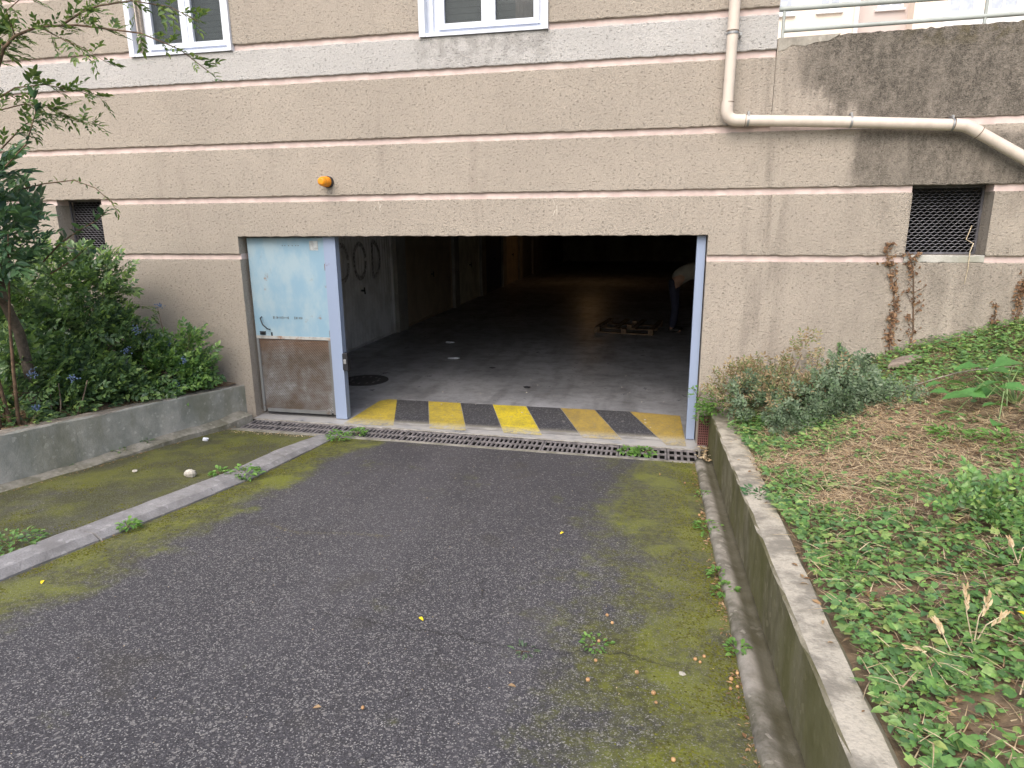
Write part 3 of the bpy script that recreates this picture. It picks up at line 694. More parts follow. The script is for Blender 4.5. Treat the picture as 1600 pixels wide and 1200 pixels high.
# amber beacon
t = thing('beacon_lamp', 'small amber warning beacon sticking out of the wall above the opening', 'lamp', (-3.36, 0, 2.6))
m = MB(); m.tube([(-3.365, .0, 2.60), (-3.365, -.035, 2.60)], .058, 18); m.build('base', BLACKP, t)
m = MB(); m.tube([(-3.37, -.035, 2.6), (-3.37, -.05, 2.6), (-3.375, -.12, 2.6), (-3.377, -.142, 2.6), (-3.377, -.152, 2.6)], [.054, .052, .048, .041, .026], 18)
for i in range(3): m.tube([(-3.37, -.055-.02*i, 2.6), (-3.37, -.061-.02*i, 2.6)], .0535-.0015*i, 18)
m.build('dome', ORANGE, t, True)

# downpipe
t = thing('downpipe', 'cream plastic downpipe dropping down the wall and running right over the vent', 'pipe', (.55, -.1, 3.1))
R_ = .047
def arc(p0, p1, p2, n=7): return [tuple(Vector(p0)*(1-s)**2+Vector(p1)*2*s*(1-s)+Vector(p2)*s*s) for s in np.linspace(0, 1, n)]
MB().tube([(.556, -.09, 6.3), (.553, -.09, 4.6), (.549, -.09, 3.80)], R_, 20).build('upper_pipe', PIPE, t, 2)
MB().tube([(.549, -.09, 3.83), (.549, -.09, 3.76)], R_+.0015, 20).build('coupling', PIPE, t)
MB().tube([(.549, -.09, 3.77), (.544, -.09, 3.16)], R_-.001, 20).build('lower_pipe', PIPE, t, 2)
MB().tube([(.544, -.09, 3.20)]+arc((.543, -.09, 3.13), (.542, -.09, 3.045), (.64, -.09, 3.04))+[(.70, -.09, 3.037)], R_+.004, 20).build('elbow', PIPE, t, True)
MB().tube([(.66, -.09, 3.039), (1.57, -.088, 2.992), (2.40, -.088, 2.938)], R_, 20).build('long_pipe', PIPE, t, 2)
MB().tube([(2.36, -.09, 2.944), (2.42, -.09, 2.936)]+arc((2.43, -.09, 2.934), (2.47, -.09, 2.928), (2.52, -.09, 2.895), 5)+[(2.56, -.09, 2.873)], R_+.003, 20).build('bend', PIPE, t, True)
MB().tube([(2.50, -.09, 2.907), (2.92, -.09, 2.665), (3.6, -.09, 2.26), (5.2, -.09, 1.75)], R_, 20).build('sloping_pipe', PIPE, t, 2)
def clamp(c, ax):
    m = MB(); ax = Vector(ax).normalized(); a = Vector((0, 1, 0)); b_ = ax.cross(a)
    ring = [Vector(c)+a*math.cos(q)*(R_+.004)+b_*math.sin(q)*(R_+.004) for q in np.linspace(0, 2*PI, 25)]
    i0 = len(m.v)
    for p in ring: m.v += [tuple(p-ax*.009), tuple(p+ax*.009)]
    for i in range(24): m.f.append((i0+i*2, i0+i*2+1, i0+i*2+3, i0+i*2+2))
    top = Vector(c)+b_*(R_+.022 if b_.z > 0 else -(R_+.022)); m.ball(tuple(top+Vector((0, .02, 0))), .012); m.quadbox(top.x-.006, top.x+.006, top.y, 0, top.z-.02, top.z+.006)
    m.build('clamp', GALV, t)
for a_, b_ in (((.549, -.09, 3.195), (.549, -.09, 3.191)), ((.548, -.09, 3.765), (.548, -.09, 3.761)), ((.700, -.09, 3.0372), (.704, -.09, 3.037)), ((2.358, -.09, 2.9444), (2.362, -.09, 2.944)), ((2.558, -.09, 2.8745), (2.562, -.09, 2.872))): MB().tube([a_, b_], R_+.0046, 20).build('joint', TWIG, t)
for c, ax in (((.548, -.09, 3.745), (0, 0, 1)), ((.725, -.09, 3.036), (1, 0, -.05)), ((1.565, -.088, 2.992), (1, 0, -.06)), ((2.35, -.088, 2.942), (1, 0, -.06))): clamp(c, ax)

# railing on the terrace wall
t = thing('railing', 'grey green tubular railing on top of the dirty terrace wall', 'railing', (3, .05, 3.7))
MB().tube([(.90, .05, 3.943), (4, .05, 3.945), (XR, .05, 3.95)], .021, 12).build('rail', RAIL, t, True)
MB().tube([(.985, .05, 3.772), (2.8, .05, 3.788), (6, .05, 3.80), (XR, .05, 3.82)], .018, 12).build('rail', RAIL, t, True)
for x in (.976, 2.53, 4.08, 5.63, 7.2, 8.75): MB().tube([(x, .05, 3.68), (x, .05, 3.925)], .013, 10).build('upright', RAIL, t, True)

# terrace and the far block
MB().quadbox(XB+.001, 60, TH+.001, 13.9, 3.3, 3.69).build('terrace', concrete('terrace_paving', (.35, .34, .32), (.27, .26, .24), 0, 2))['kind'] = 'structure'
CREAM = plain('cream_far_render', (.84, .74, .64), .9, var=.04, scale=1); SHADE_R = plain('shaded_far_render', (.56, .49, .47), .9, var=.04, scale=1); FW = plain('white_far_render', (.78, .78, .79), .8, var=.04)  # recessed section: its shade is painted in as a greyer, darker render
fb = thing('far_building', 'bright cream apartment block with white windows seen above the railing', 'building', (6, 14, 3.7))
MB().quadbox(-2, 4.86, 14, 20, 3.6, 13).build('wall', CREAM, fb); MB().quadbox(4.86, 6.18, 14.5, 20, 3.6, 13).build('recessed_wall', SHADE_R, fb); MB().quadbox(6.18, 20, 14, 20, 3.6, 13).build('wall', CREAM, fb)
MB().quadbox(6.86, 9.6, 13.9, 13.999, 6.6, 7.16).build('balcony_front', FW, fb)
MB().quadbox(-2.2, 20.2, 13.7, 20.2, 13.001, 13.3).build('roof', INNER, fb)
MB().tube([(4.80, 13.93, 3.7), (4.80, 13.93, 13)], .06, 10).build('rainwater_pipe', FW, fb, True)
PANEF = plain('pale_curtained_glass', (.46, .50, .58), .12, var=.1)
def fwin(x0, x1, z0, z1, y):
    m = MB(); w = .06
    m.quadbox(x0, x0+w, y-.04, y-.001, z0, z1).quadbox(x1-w, x1, y-.04, y-.001, z0, z1).quadbox(x0+w, x1-w, y-.04, y-.001, z0, z0+w).quadbox(x0+w, x1-w, y-.04, y-.001, z1-w, z1)
    xm = (x0+x1)/2; m.quadbox(xm-.03, xm+.03, y-.038, y-.001, z0+w, z1-w)
    f = m.build('window', FW, fb); MB().quadbox(x0+w, xm-.031, y-.02, y-.002, z0+w, z1-w).build('pane', PANEF, f); MB().quadbox(xm+.031, x1-w, y-.02, y-.002, z0+w, z1-w).build('pane', PANEF, f)
    MB().quadbox(x0-.05, x1+.05, y-.09, y-.001, z0-.05, z0-.002).build('sill', FW, f)
for zf in (0, 2.8):
    fwin(2.3, 3.25, 7.45+zf, 8.6+zf, 14); fwin(3.86, 4.42, 7.46+zf, 8.4+zf, 14); fwin(5.42, 6.05, 7.55+zf, 8.5+zf, 14.5)
    fwin(6.92, 7.58, 7.2 if not zf else 9.9, 8.9+zf, 14); fwin(7.86, 8.55, 7.2 if not zf else 9.9, 8.9+zf, 14)
    fwin(9.2, 10.0, 7.5+zf, 8.7+zf, 14); fwin(.6, 1.5, 7.45+zf, 8.6+zf, 14)

# ------------------------------------------------------------ things inside the garage
t = thing('pallet', 'wooden pallet lying on the dark garage floor', 'pallet', (-.5, 7.2, 0))
WOOD = plain('old_pallet_wood', (.17, .115, .07), .8, var=.35, scale=12); rz = math.radians(-9); c0 = (-.5, 7.1)
for i in range(3): MB().quadbox(-1.08, .08, c0[1]-.62+i*.57, c0[1]-.52+i*.57, .0, .022, rz, c0).build('bottom_board', WOOD, t)
for i in range(3):
    for j in range(3): MB().quadbox(-1.08+j*.53, -.98+j*.53, c0[1]-.62+i*.57, c0[1]-.52+i*.57, .022, .10, rz, c0).build('block', WOOD, t)
for j in range(4): MB().quadbox(-1.08+j*.355, -.98+j*.355, c0[1]-.64, c0[1]+.66, .10, .122, rz, c0).build('deck_board', WOOD, t)
t = thing('manhole_cover', 'round dark manhole cover in the floor just inside the opening', 'manhole cover', (-4.0, 1.92, 0))
MB().tube([(-4.0, 1.92, -.02), (-4.0, 1.92, .006)], .33, 40).build('lid', plain('dark_cover_iron', (.05, .05, .055), .6, .2), t)
m = MB()
for i in range(12): a = i*PI/6; m.quadbox(-4.0+.2*math.cos(a)-.012, -4.0+.2*math.cos(a)+.012, 1.92+.2*math.sin(a)-.03, 1.92+.2*math.sin(a)+.03, .0062, .009)
tag(m.build('studs', IRON, t), kind='stuff')
# lit ceiling lamp deep inside: its reflection shows on the floor
em = bpy.data.materials.new('warm_lamp_glow'); em.use_nodes = True; eb = em.node_tree.nodes['Principled BSDF']; eb.inputs['Emission Color'].default_value = (1, .55, .22, 1); eb.inputs['Emission Strength'].default_value = 3.5; eb.inputs['Base Color'].default_value = (.8, .7, .5, 1)
t = thing('ceiling_lamp', 'dim warm ceiling lamp deep inside the garage', 'lamp', (-2.3, 17.5, 2.6))
MB().quadbox(-2.55, -2.05, 17.2, 17.8, 2.55, 2.618).build('housing', GALV, t); MB().quadbox(-2.5, -2.1, 17.25, 17.75, 2.49, 2.549, bev=.01).build('diffuser', em, t)
# litter on the floor
for i, (x, y, s_, lab, m_) in enumerate(((-1.65, 1.9, .05, 'dark crumpled scrap on the garage floor behind the middle stripes', BLACKP), (-2.4, 3.0, .04, 'dark scrap on the garage floor farther in', BLACKP), (-3.2, 3.6, .07, 'pale flattened paper scrap on the floor right of the manhole', WPVC), (-3.7, 5.0, .06, 'pale paper scrap farthest back on the floor', WPVC))):
    m = MB(); m.ball((x, y, .012), s_, (1.2, .6, .22), 9, 5, .35); tag(m.build('litter', m_), lab, 'litter')
fc = MB()
for i in range(70):
    x, y = random.uniform(-4.9, .3), abs(random.gauss(0, 2.2))+.3; s_ = random.uniform(.004, .014); fc.ball((x, y, .004), s_, (1, 1, .4), 5, 3, .4)
tag(fc.build('floor_crumbs', STONE), kind='stuff', label='small pale crumbs scattered over the garage floor')

# person bending over
def skin_body(name, J, E, mat, parent, sub=2):
    me = bpy.data.meshes.new(name); me.from_pydata([j[0] for j in J], E, []); o = bpy.data.objects.new(name, me); COL.objects.link(o)
    o.parent = parent; o.matrix_parent_inverse = Matrix.Translation(-Vector(parent.location)); me.materials.append(mat)
    sk = o.modifiers.new('skin', 'SKIN'); sk.use_smooth_shade = True
    for i, j in enumerate(J): me.skin_vertices[0].data[i].radius = (j[1], j[1] if len(j) < 3 else j[2]) if True else None
    me.skin_vertices[0].data[0].use_root = True
    ss = o.modifiers.new('sub', 'SUBSURF'); ss.levels = sub; ss.render_levels = sub
    return o
px, py = .36, 7.0
t = thing('person', 'person in grey t-shirt and dark trousers bending forward half hidden by the right post', 'person', (px, py, 0))
SKIN = plain('skin', (.42, .26, .19), .55); SHIRT = plain('grey_tshirt', (.34, .33, .30), .85); TROU = plain('navy_trousers', (.03, .035, .07), .9); SHOE = plain('dark_shoe', (.03, .03, .03), .6); HAIR = plain('dark_hair', (.025, .018, .013), .7)
J = [((px, py, .98), .13, .15), ((px+.16, py, 1.16), .14, .17), ((px+.40, py, 1.24), .14, .19), ((px+.56, py, 1.16), .12, .17), ((px+.66, py, 1.06), .055), ((px+.76, py, .97), .095, .085),
     ((px+.50, py-.20, 1.16), .062), ((px+.47, py-.23, .90), .045), ((px+.52, py-.17, .66), .034), ((px+.50, py+.20, 1.16), .062), ((px+.50, py+.23, .90), .045), ((px+.58, py+.12, .68), .034),
     ((px-.02, py-.10, .92), .105), ((px+.03, py-.11, .50), .068), ((px-.03, py-.12, .10), .045), ((px-.02, py+.10, .92), .105), ((px+.05, py+.12, .50), .068), ((px+.0, py+.14, .10), .045),
     ((px-.03, py-.12, .045), .045), ((px+.16, py-.13, .035), .035), ((px+.0, py+.14, .045), .045), ((px+.19, py+.15, .035), .035)]
E_ = [(0, 1), (1, 2), (2, 3), (3, 4), (4, 5), (3, 6), (6, 7), (7, 8), (3, 9), (9, 10), (10, 11), (0, 12), (12, 13), (13, 14), (0, 15), (15, 16), (16, 17), (14, 18), (18, 19), (17, 20), (20, 21)]
skin_body('body', J, E_, SKIN, t)
g2 = lambda a: [(j[0], j[1]+.012, (j[2] if len(j) > 2 else j[1])+.012) for j in a]
skin_body('tshirt', g2([((px-.03, py, .97), .142, .165), J[1], J[2], J[3], J[6], ((px+.48, py-.215, 1.0), .052), J[9], ((px+.50, py+.215, 1.0), .052)]), [(0, 1), (1, 2), (2, 3), (3, 4), (4, 5), (3, 6), (6, 7)], SHIRT, t)
skin_body('trousers', g2([((px+.02, py, 1.05), .13, .15), ((px-.02, py, .95), .13, .155), J[12], J[13], ((px-.02, py-.12, .07), .062), J[15], J[16], ((px+.01, py+.14, .07), .062)]), [(0, 1), (1, 2), (2, 3), (3, 4), (1, 5), (5, 6), (6, 7)], TROU, t)
for sy, bx in ((-.12, -.03), (.145, .0)):
    MB().ball((px+bx+.07, py+sy, .045), .14, (1, .38, .33), 12, 8).build('shoe', SHOE, t, True)
hm = MB(); hm.ball((px+.77, py, .975), .108, (.95, .88, 1.05), 14, 9); hm.build('head', SKIN, t, True)
hm = MB(); hm.ball((px+.745, py, .995), .116, (.95, .93, 1.0), 14, 9); hm.build('hair', HAIR, t, True)
for sy in (-.17, .12):
    base = Vector((px+.53+(0 if sy < 0 else .06), py+sy, .65 if sy < 0 else .67)); MB().ball(tuple(base+Vector((.01, 0, -.05))), .045, (.5, .9, 1.1), 10, 7).build('palm', SKIN, t, True)
    for k, L in enumerate((.065, .078, .082, .072)):
        b0 = base+Vector((.01, -.03+.02*k, -.09)); MB().tube([b0, b0+Vector((.01, 0, -L*.5)), b0+Vector((-.005, 0, -L))], [.009, .0085, .006], 6).build('finger', SKIN, t, True)
    b0 = base+Vector((.02, -.035 if sy > 0 else .035, -.04)); MB().tube([b0, b0+Vector((.03, 0, -.03)), b0+Vector((.035, 0, -.055))], [.012, .01, .007], 6).build('thumb', SKIN, t, True)

# ------------------------------------------------------------ vegetation builders
def T_leaf(w=.42, fold=.10, droop=.12):
    V = np.array([(0, 0, 0), (-w*.5, .40, fold), (0, .45, 0), (w*.5, .40, fold), (-w*.34, .75, fold*.6-droop*.4), (w*.34, .75, fold*.6-droop*.4), (0, 1, -droop)])
    return V, np.array([(0, 2, 1), (0, 3, 2), (1, 2, 4), (2, 3, 5), (2, 6, 4), (2, 5, 6)])
def T_ivy():
    a = [(-.9, -.0), (-.55, .35), (-.62, .62), (-.2, .62), (0, 1.05), (.2, .62), (.62, .62), (.55, .35), (.9*.6, .0), (.12, -.12), (-.12, -.12)]
    a[0] = (-.54, 0.); V = [(0, .3, .05)]+[(x*.55, y, -.05*abs(x)) for x, y in a]; n = len(a)
    return np.array(V), np.array([(0, 1+(i+1) % n, 1+i) for i in range(n)])
def combine(parts):
    V = []; Fc = []; k = 0
    for v, f in parts: V.append(v); Fc.append(f+k); k += len(v)
    return np.concatenate(V), np.concatenate(Fc)
def xf(t, pos, az_, pitch, s, roll=0.):
    v, f = t; v = v*s; ca, sa = math.cos(roll), math.sin(roll)
    v = np.stack([v[:, 0]*ca+v[:, 2]*sa, v[:, 1], -v[:, 0]*sa+v[:, 2]*ca], 1)
    cp_, sp_ = math.cos(pitch), math.sin(pitch); v = np.stack([v[:, 0], v[:, 1]*cp_-v[:, 2]*sp_, v[:, 1]*sp_+v[:, 2]*cp_], 1)
    c, s2 = math.cos(az_), math.sin(az_); v = np.stack([v[:, 0]*c-v[:, 1]*s2, v[:, 0]*s2+v[:, 1]*c, v[:, 2]], 1)
    return v+np.array(pos), f
LEAF = T_leaf(); WLEAF = T_leaf(.55, .12, .18); IV = T_ivy(); SLIM = T_leaf(.3, .06, .2)
def sprig(nl, leaf, lsize, L, opp=True, spread=1.0, droop=.12, term=True):
    ps = []
    st = []; n = nl//2 if opp else nl
    for i in range(n):
        y = L*(i+.6)/n; z = -droop*(y/L)**2*L
        for s_ in ((-1, 1) if opp else ((-1)**i,)):
            ps.append(xf(leaf, (0, y, z), -s_*(spread+random.uniform(-.25, .25)), random.uniform(-.15, .3), lsize*random.uniform(.75, 1.1), random.uniform(-.5, .5)))
    if term: ps.append(xf(leaf, (0, L*.97, -droop*L), random.uniform(-.2, .2), .1, lsize, 0))
    w = .004; st = np.array([(-w, 0, 0), (w, 0, 0), (w*.5, L, -droop*L), (-w*.5, L, -droop*L), (0, L*.5, -droop*L*.25+w)])
    ps.append((st, np.array([(0, 1, 4), (1, 2, 4), (2, 3, 4), (3, 0, 4)])))
    return combine(ps)
def inst(T, P, D, U, Sc, name, mat, parent=None, Ts=None):
    """place templates at points P along directions D, normals near U, scale Sc"""
    P = np.asarray(P, float); D = D/np.linalg.norm(D, axis=1, keepdims=True)
    Sd = np.cross(D, U); Sd /= np.linalg.norm(Sd, axis=1, keepdims=True)+1e-9; Nn = np.cross(Sd, D)
    Ts = T if isinstance(T, list) else [T]; VV = []; FF = []; k = 0; pick = RNG.integers(0, len(Ts), len(P))
    for q, (tv, tf) in enumerate(Ts):
        ii = np.where(pick == q)[0]
        if not len(ii): continue
        v = (tv[None, :, 0, None]*Sd[ii][:, None]+tv[None, :, 1, None]*D[ii][:, None]+tv[None, :, 2, None]*Nn[ii][:, None])*Sc[ii][:, None, None]+P[ii][:, None]
        f = tf[None]+(np.arange(len(ii))*len(tv))[:, None, None]+k; k += len(ii)*len(tv)
        VV.append(v.reshape(-1, 3)); FF.append(f.reshape(-1, 3))
    return mesh_obj(name, np.concatenate(VV), np.concatenate(FF), mat, parent)
def rnd(n, a, b): return RNG.uniform(a, b, n)
def unit(n):
    v = RNG.normal(size=(n, 3)); return v/np.linalg.norm(v, axis=1, keepdims=True)
def ell_pts(els, n, shell=.45, floor=None):
    """points biased towards the outside of a union of ellipsoids, with outward directions"""
    w = np.array([e[1][0]*e[1][1]+e[1][2]*e[1][0] for e in els]); w = w/w.sum(); pk = RNG.choice(len(els), n, p=w)
    d = unit(n); r = shell+(1-shell)*RNG.random(n)**.6; C_ = np.array([e[0] for e in els])[pk]; R__ = np.array([e[1] for e in els])[pk]
    P = C_+d*R__*r[:, None]; O = d/R__; O /= np.linalg.norm(O, axis=1, keepdims=True)
    P = P+RNG.normal(size=(n, 3))*.03
    return P, O
def keep(P, O, m): return P[m], O[m]
def holes(P, s=4., th=.36):
    return vnoise(P[:, 0]*1.3+P[:, 2], P[:, 1]+P[:, 2]*1.1, s) > th
def bush(name, label, cat, base, els, n, Ts, sc, mat, nstems=9, stem_r=.012, up=.5, group=None, ylim=-.04, hole=.26, stemmat=None, xmax=None):
    t = thing(name, label, cat, base, group)
    P, O = ell_pts(els, n); m = (P[:, 1] < ylim) & holes(P, 4.5, hole) & (P[:, 2] > base[2]+.02); P, O = keep(P, O, m)
    D = O*1.0+np.array([0, 0, up])+unit(len(P))*.6; U = np.array([0, -.5, 1.])+unit(len(P))*.45+O*.3
    inst(Ts, P-D/np.linalg.norm(D, axis=1, keepdims=True)*sc*.06, D, U, sc*rnd(len(P), .7, 1.15), 'foliage', mat, t)
    for k in range(nstems):
        e = els[k % len(els)]; q = Vector(e[0])+Vector((random.uniform(-.7, .7)*e[1][0], random.uniform(-.6, .6)*e[1][1], random.uniform(0, .6)*e[1][2]))
        b0 = Vector(base)+Vector((random.uniform(-.15, .15), random.uniform(-.15, .15), -.03)); mid = b0.lerp(q, .5)+Vector((random.uniform(-.08, .08), random.uniform(-.08, .08), .06))
        MB().tube([b0, b0.lerp(mid, .5)+Vector((0, 0, .03)), mid, q], [stem_r, stem_r*.85, stem_r*.65, stem_r*.3], 6).build('stem', stemmat or TWIG, t, True)
    return t
def berries(t, pts, n=24, r=.0068, sp=.034):
    for c in pts:
        m = MB()
        for i in range(n): m.ball((c[0]+random.gauss(0, sp*.7), c[1]+random.gauss(0, sp*.5), c[2]+random.gauss(0, sp*.6)), r*random.uniform(.8, 1.2), (1, 1, 1), 6, 4)
        tag(m.build('berry_cluster', BERRY, t, True), kind='stuff')
def weed(base, r, h, n, mat, lab, leaf=LEAF, ls=.035, cat='weed', group=None, name='weed_clump', flat=.5):
    t = thing(name, lab, cat, base, group)
    a = rnd(n, 0, 2*PI); rr = r*np.sqrt(RNG.random(n)); P = np.stack([base[0]+rr*np.cos(a), base[1]+rr*np.sin(a), base[2]+h*RNG.random(n)*(1-.6*(rr/r)**2)+.004], 1)
    D = np.stack([np.cos(a), np.sin(a), rnd(n, -.1, flat)], 1)+unit(n)*.3; U = np.array([0, 0, 1.])+unit(n)*.35
    inst(leaf, P, D, U, ls*rnd(n, .6, 1.2), 'foliage', mat, t)
    m = MB()
    for k in range(4):
        q = random.uniform(0, 2*PI); m.tube([base, (base[0]+r*.4*math.cos(q), base[1]+r*.4*math.sin(q), base[2]+h*.5), (base[0]+r*.7*math.cos(q), base[1]+r*.7*math.sin(q), base[2]+h*.7)], [.0025, .002, .001], 5)
    m.build('stems', TWIG, t); return t

# ------------------------------------------------------------ left shrub bed
MS = [sprig(8, WLEAF, .42, 1., True, .95) for _ in range(5)]
PS = [sprig(8, LEAF, .50, 1., True, .8, .05) for _ in range(5)]
bush('mahonia_bush', 'large dark green mahonia hump against the wall at the far left', 'shrub', (-6.0, -1.1, .55), [((-6.0, -1.0, 1.42), (.62, .5, .48)), ((-5.75, -.75, 1.58), (.36, .35, .3)), ((-6.5, -1.3, 1.3), (.6, .6, .6)), ((-5.7, -1.0, 1.05), (.5, .45, .45)), ((-6.9, -1.0, 1.2), (.6, .6, .7))], 1800, MS, .18, MAHO, 10)
t = bush('mahonia_bush', 'bright leaved mahonia with blue berry clusters spreading over the bed behind the planter wall', 'shrub', (-5.5, -1.2, .5), [((-5.42, -1.25, .78), (.36, .5, .3)), ((-5.65, -1.75, .85), (.36, .4, .38)), ((-5.45, -.8, .9), (.36, .35, .34)), ((-5.6, -1.3, 1.15), (.34, .35, .24)), ((-5.25, -1.5, .60), (.26, .5, .16)), ((-5.15, -.95, .62), (.28, .35, .18)), ((-5.5, -2.1, .70), (.3, .3, .2))], 1500, MS, .16, MAHO, 9)
berries(t, [(-5.05, -1.0, 1.17), (-5.02, -1.85, .87), (-5.10, -2.15, .98), (-5.08, -1.15, .98), (-5.13, -2.15, .68)])
t = bush('mahonia_bush', 'small mahonia with light green tips nearest the blue door, blue berries on its shoots', 'shrub', (-5.1, -.5, .46), [((-5.05, -.5, .66), (.33, .3, .22)), ((-5.25, -.65, .72), (.3, .3, .25)), ((-4.92, -.42, .78), (.13, .14, .28)), ((-4.85, -.5, .52), (.18, .22, .12)), ((-5.0, -.75, .58), (.25, .25, .16))], 900, MS, .15, leaf_mat('mahonia_light_leaves', [(.06, .13, .05), (.10, .21, .07), (.17, .31, .08), (.26, .42, .11)], .34, .25, .55), 7)
berries(t, [(-5.18, -.5, 1.34), (-5.16, -.7, 1.03), (-5.05, -.6, .98), (-4.80, -.70, .80), (-4.9, -.75, .55)])
for a, b in (((-5.15, -.55, .8), (-5.2, -.5, 1.33)), ((-5.1, -.55, .8), (-5.2, -.6, 1.03)), ((-5.0, -.5, .75), (-4.87, -.45, 1.06))):
    m = MB(); m.tube([a, Vector(a).lerp(Vector(b), .5)+Vector((.03, 0, 0)), b], [.005, .004, .002], 5); m.build('shoot', TWIG, t)
    P = np.array([Vector(a).lerp(Vector(b), s) for s in np.linspace(.3, .95, 7)]); D = unit(7)+np.array([0, 0, .3]); inst(MS, P, D, np.array([0, 0, 1.])+unit(7)*.3, rnd(7, .07, .11), 'shoot_leaves', THIN, t)
for bx, by, lab in ((-5.12, -2.25, 'small mahonia seedling with reddish bare stems at the bottom of the bed'), (-5.15, -1.75, 'low mahonia seedling close behind the planter wall'), (-5.45, -2.5, 'pale seedling at the left edge of the bed beside yellow flowers')):
    z = float(terr_l(bx, by)); weed((bx, by, z), .16, .16, 60, MAHO if by != -2.5 else BRIGHT, lab, WLEAF, .07, 'seedling', 'seedlings in the left bed', 'seedling')
m = MB()
t = thing('bare_stems', 'three thin bare stems under the mahonia canopy', 'stems', (-5.2, -1.9, .55))
for a, b in (((-5.22, -1.95, .5), (-5.28, -1.85, .80)), ((-5.17, -1.9, .5), (-5.18, -1.85, .82)), ((-5.10, -1.8, .5), (-5.02, -1.7, .82))):
    MB().tube([a, Vector(a).lerp(Vector(b), .5)+Vector((.012, 0, 0)), b], [.007, .006, .005], 6).build('stem', concrete('pale_stem_bark', (.30, .22, .17), (.2, .15, .12), 0, 20), t, True)
for x, y, lab in ((-5.35, -2.33, 'small yellow flower, the upper of the two in the left bed'), (-5.2, -2.55, 'small yellow flower, the lower of the two in the left bed')):
    z = float(terr_l(x, y)); t = thing('yellow_flower', lab, 'flower', (x, y, z)); MB().tube([(x, y, z-.01), (x+.01, y, z+.12)], .002, 5).build('stem', TWIG, t)
    P = np.array([(x+.01, y, z+.12)]*9); a = np.linspace(0, 2*PI, 10)[:9]; inst(SLIM, P, np.stack([np.cos(a), np.sin(a), .35+0*a], 1), np.array([[0, 0, 1.]]*9), np.full(9, .02), 'petals', YFL, t)
# dark evergreen in front
bush('privet_shrub', 'tall dark glossy-leaved evergreen shrub at the left edge of the picture', 'shrub', (-5.25, -2.4, .6),
     [((-4.98, -2.5, 2.25), (.30, .4, .38)), ((-5.05, -2.5, 2.60), (.28, .36, .26)), ((-5.15, -2.4, 2.0), (.36, .4, .26)), ((-5.5, -2.3, 2.3), (.5, .5, .7)), ((-4.80, -2.3, 2.12), (.2, .2, .12))], 560, PS, .20, PRIV, 8, .016, .5, ylim=-.4, hole=.30)
# sparse privet shoots reaching right over the vent
def spray(t, pts, r, nl, sc, mat, T, name='shoot', jitter=.5, up=.25):
    pts = [Vector(p) for p in pts]; MB().tube(pts, [r*(1-.75*i/(len(pts)-1)) for i in range(len(pts))], 6).build(name, TWIG, t, True)
    L = len(pts)-1; P = []; D = []
    for i in range(nl):
        s = (i+random.random())/nl*.96+.03; k = min(L-1, int(s*L)); f_ = s*L-k; P.append(pts[k].lerp(pts[k+1], f_)); D.append((pts[k+1]-pts[k]).normalized())
    D = np.array(D); D = D*.8+unit(nl)*jitter+np.array([0, 0, up*.5]); inst(T, np.array(P), D, np.array([0, 0, 1.])+unit(nl)*.45, sc*rnd(nl, .6, 1.15), 'leaves', mat, t)
t = thing('privet_shoots', 'sparse leafy shoots reaching across the left vent', 'branch', (-5.1, -2.2, 1.8))
spray(t, [(-4.9, -2.2, 2.45), (-4.6, -2.2, 2.50), (-4.33, -2.2, 2.52), (-4.15, -2.2, 2.46), (-4.03, -2.2, 2.36), (-3.97, -2.2, 2.25)], .006, 34, .055, THIN, [LEAF, SLIM], jitter=.9)
spray(t, [(-4.95, -2., 1.9), (-4.75, -2., 2.05), (-4.55, -2., 2.15), (-4.38, -2., 2.22), (-4.25, -2., 2.30)], .007, 26, .10, PRIV, LEAF, jitter=.9)
spray(t, [(-4.9, -2., 1.8), (-4.65, -2., 1.92), (-4.45, -2.05, 2.02), (-4.33, -2.1, 2.0)], .006, 18, .10, PRIV, WLEAF, jitter=.9)
spray(t, [(-4.6, -2.5, 2.6), (-4.38, -2.5, 2.75), (-4.26, -2.5, 2.95), (-4.25, -2.5, 3.07)], .006, 22, .085, PRIV, LEAF, jitter=.9)
# overhanging tree: trunk at the left, arching branches at the top
t = thing('overhanging_tree', 'slender tree at the left edge whose arching leafy branches cross the first window', 'tree', (-5.42, -1.9, .5))
MB().tube([(-5.40, -1.9, .45), (-5.36, -1.95, .95), (-5.33, -2.0, 1.3), (-5.20, -2.2, 1.62), (-5.08, -2.3, 1.85), (-4.95, -2.4, 2.4), (-4.80, -2.5, 2.9), (-4.60, -2.5, 3.15), (-4.50, -2.5, 3.27)], [.048, .044, .040, .036, .033, .028, .022, .016, .013], 10).build('trunk', BARK, t, True)
AS = [sprig(6, T_leaf(.40, .08, .2), .62, 1., True, .7, .25) for _ in range(4)]+[sprig(5, LEAF, .55, 1., False, .8, .3) for _ in range(4)]
def branch(pts, r, nl, sc=.10, jit=.85, up=.0): spray(t, pts, r, int(nl*.72), sc*1.2, THIN, AS, 'branch', jit, up)
branch([(-4.50, -2.5, 3.26), (-4.43, -2.5, 3.37), (-4.32, -2.5, 3.44), (-4.12, -2.5, 3.485), (-3.86, -2.45, 3.49), (-3.5, -2.3, 3.455), (-3.25, -2.25, 3.35), (-3.04, -2.2, 3.18)], .012, 64, .085)
branch([(-3.99, -2.42, 3.515), (-3.86, -2.4, 3.58), (-3.72, -2.4, 3.61), (-3.5, -2.35, 3.64), (-3.25, -2.3, 3.60), (-3.05, -2.3, 3.50)], .008, 46, .09)
branch([(-4.7, -2.5, 3.0), (-4.5, -2.4, 3.14), (-4.3, -2.35, 3.16), (-4.1, -2.3, 3.12), (-3.88, -2.3, 3.06)], .006, 46, .09)
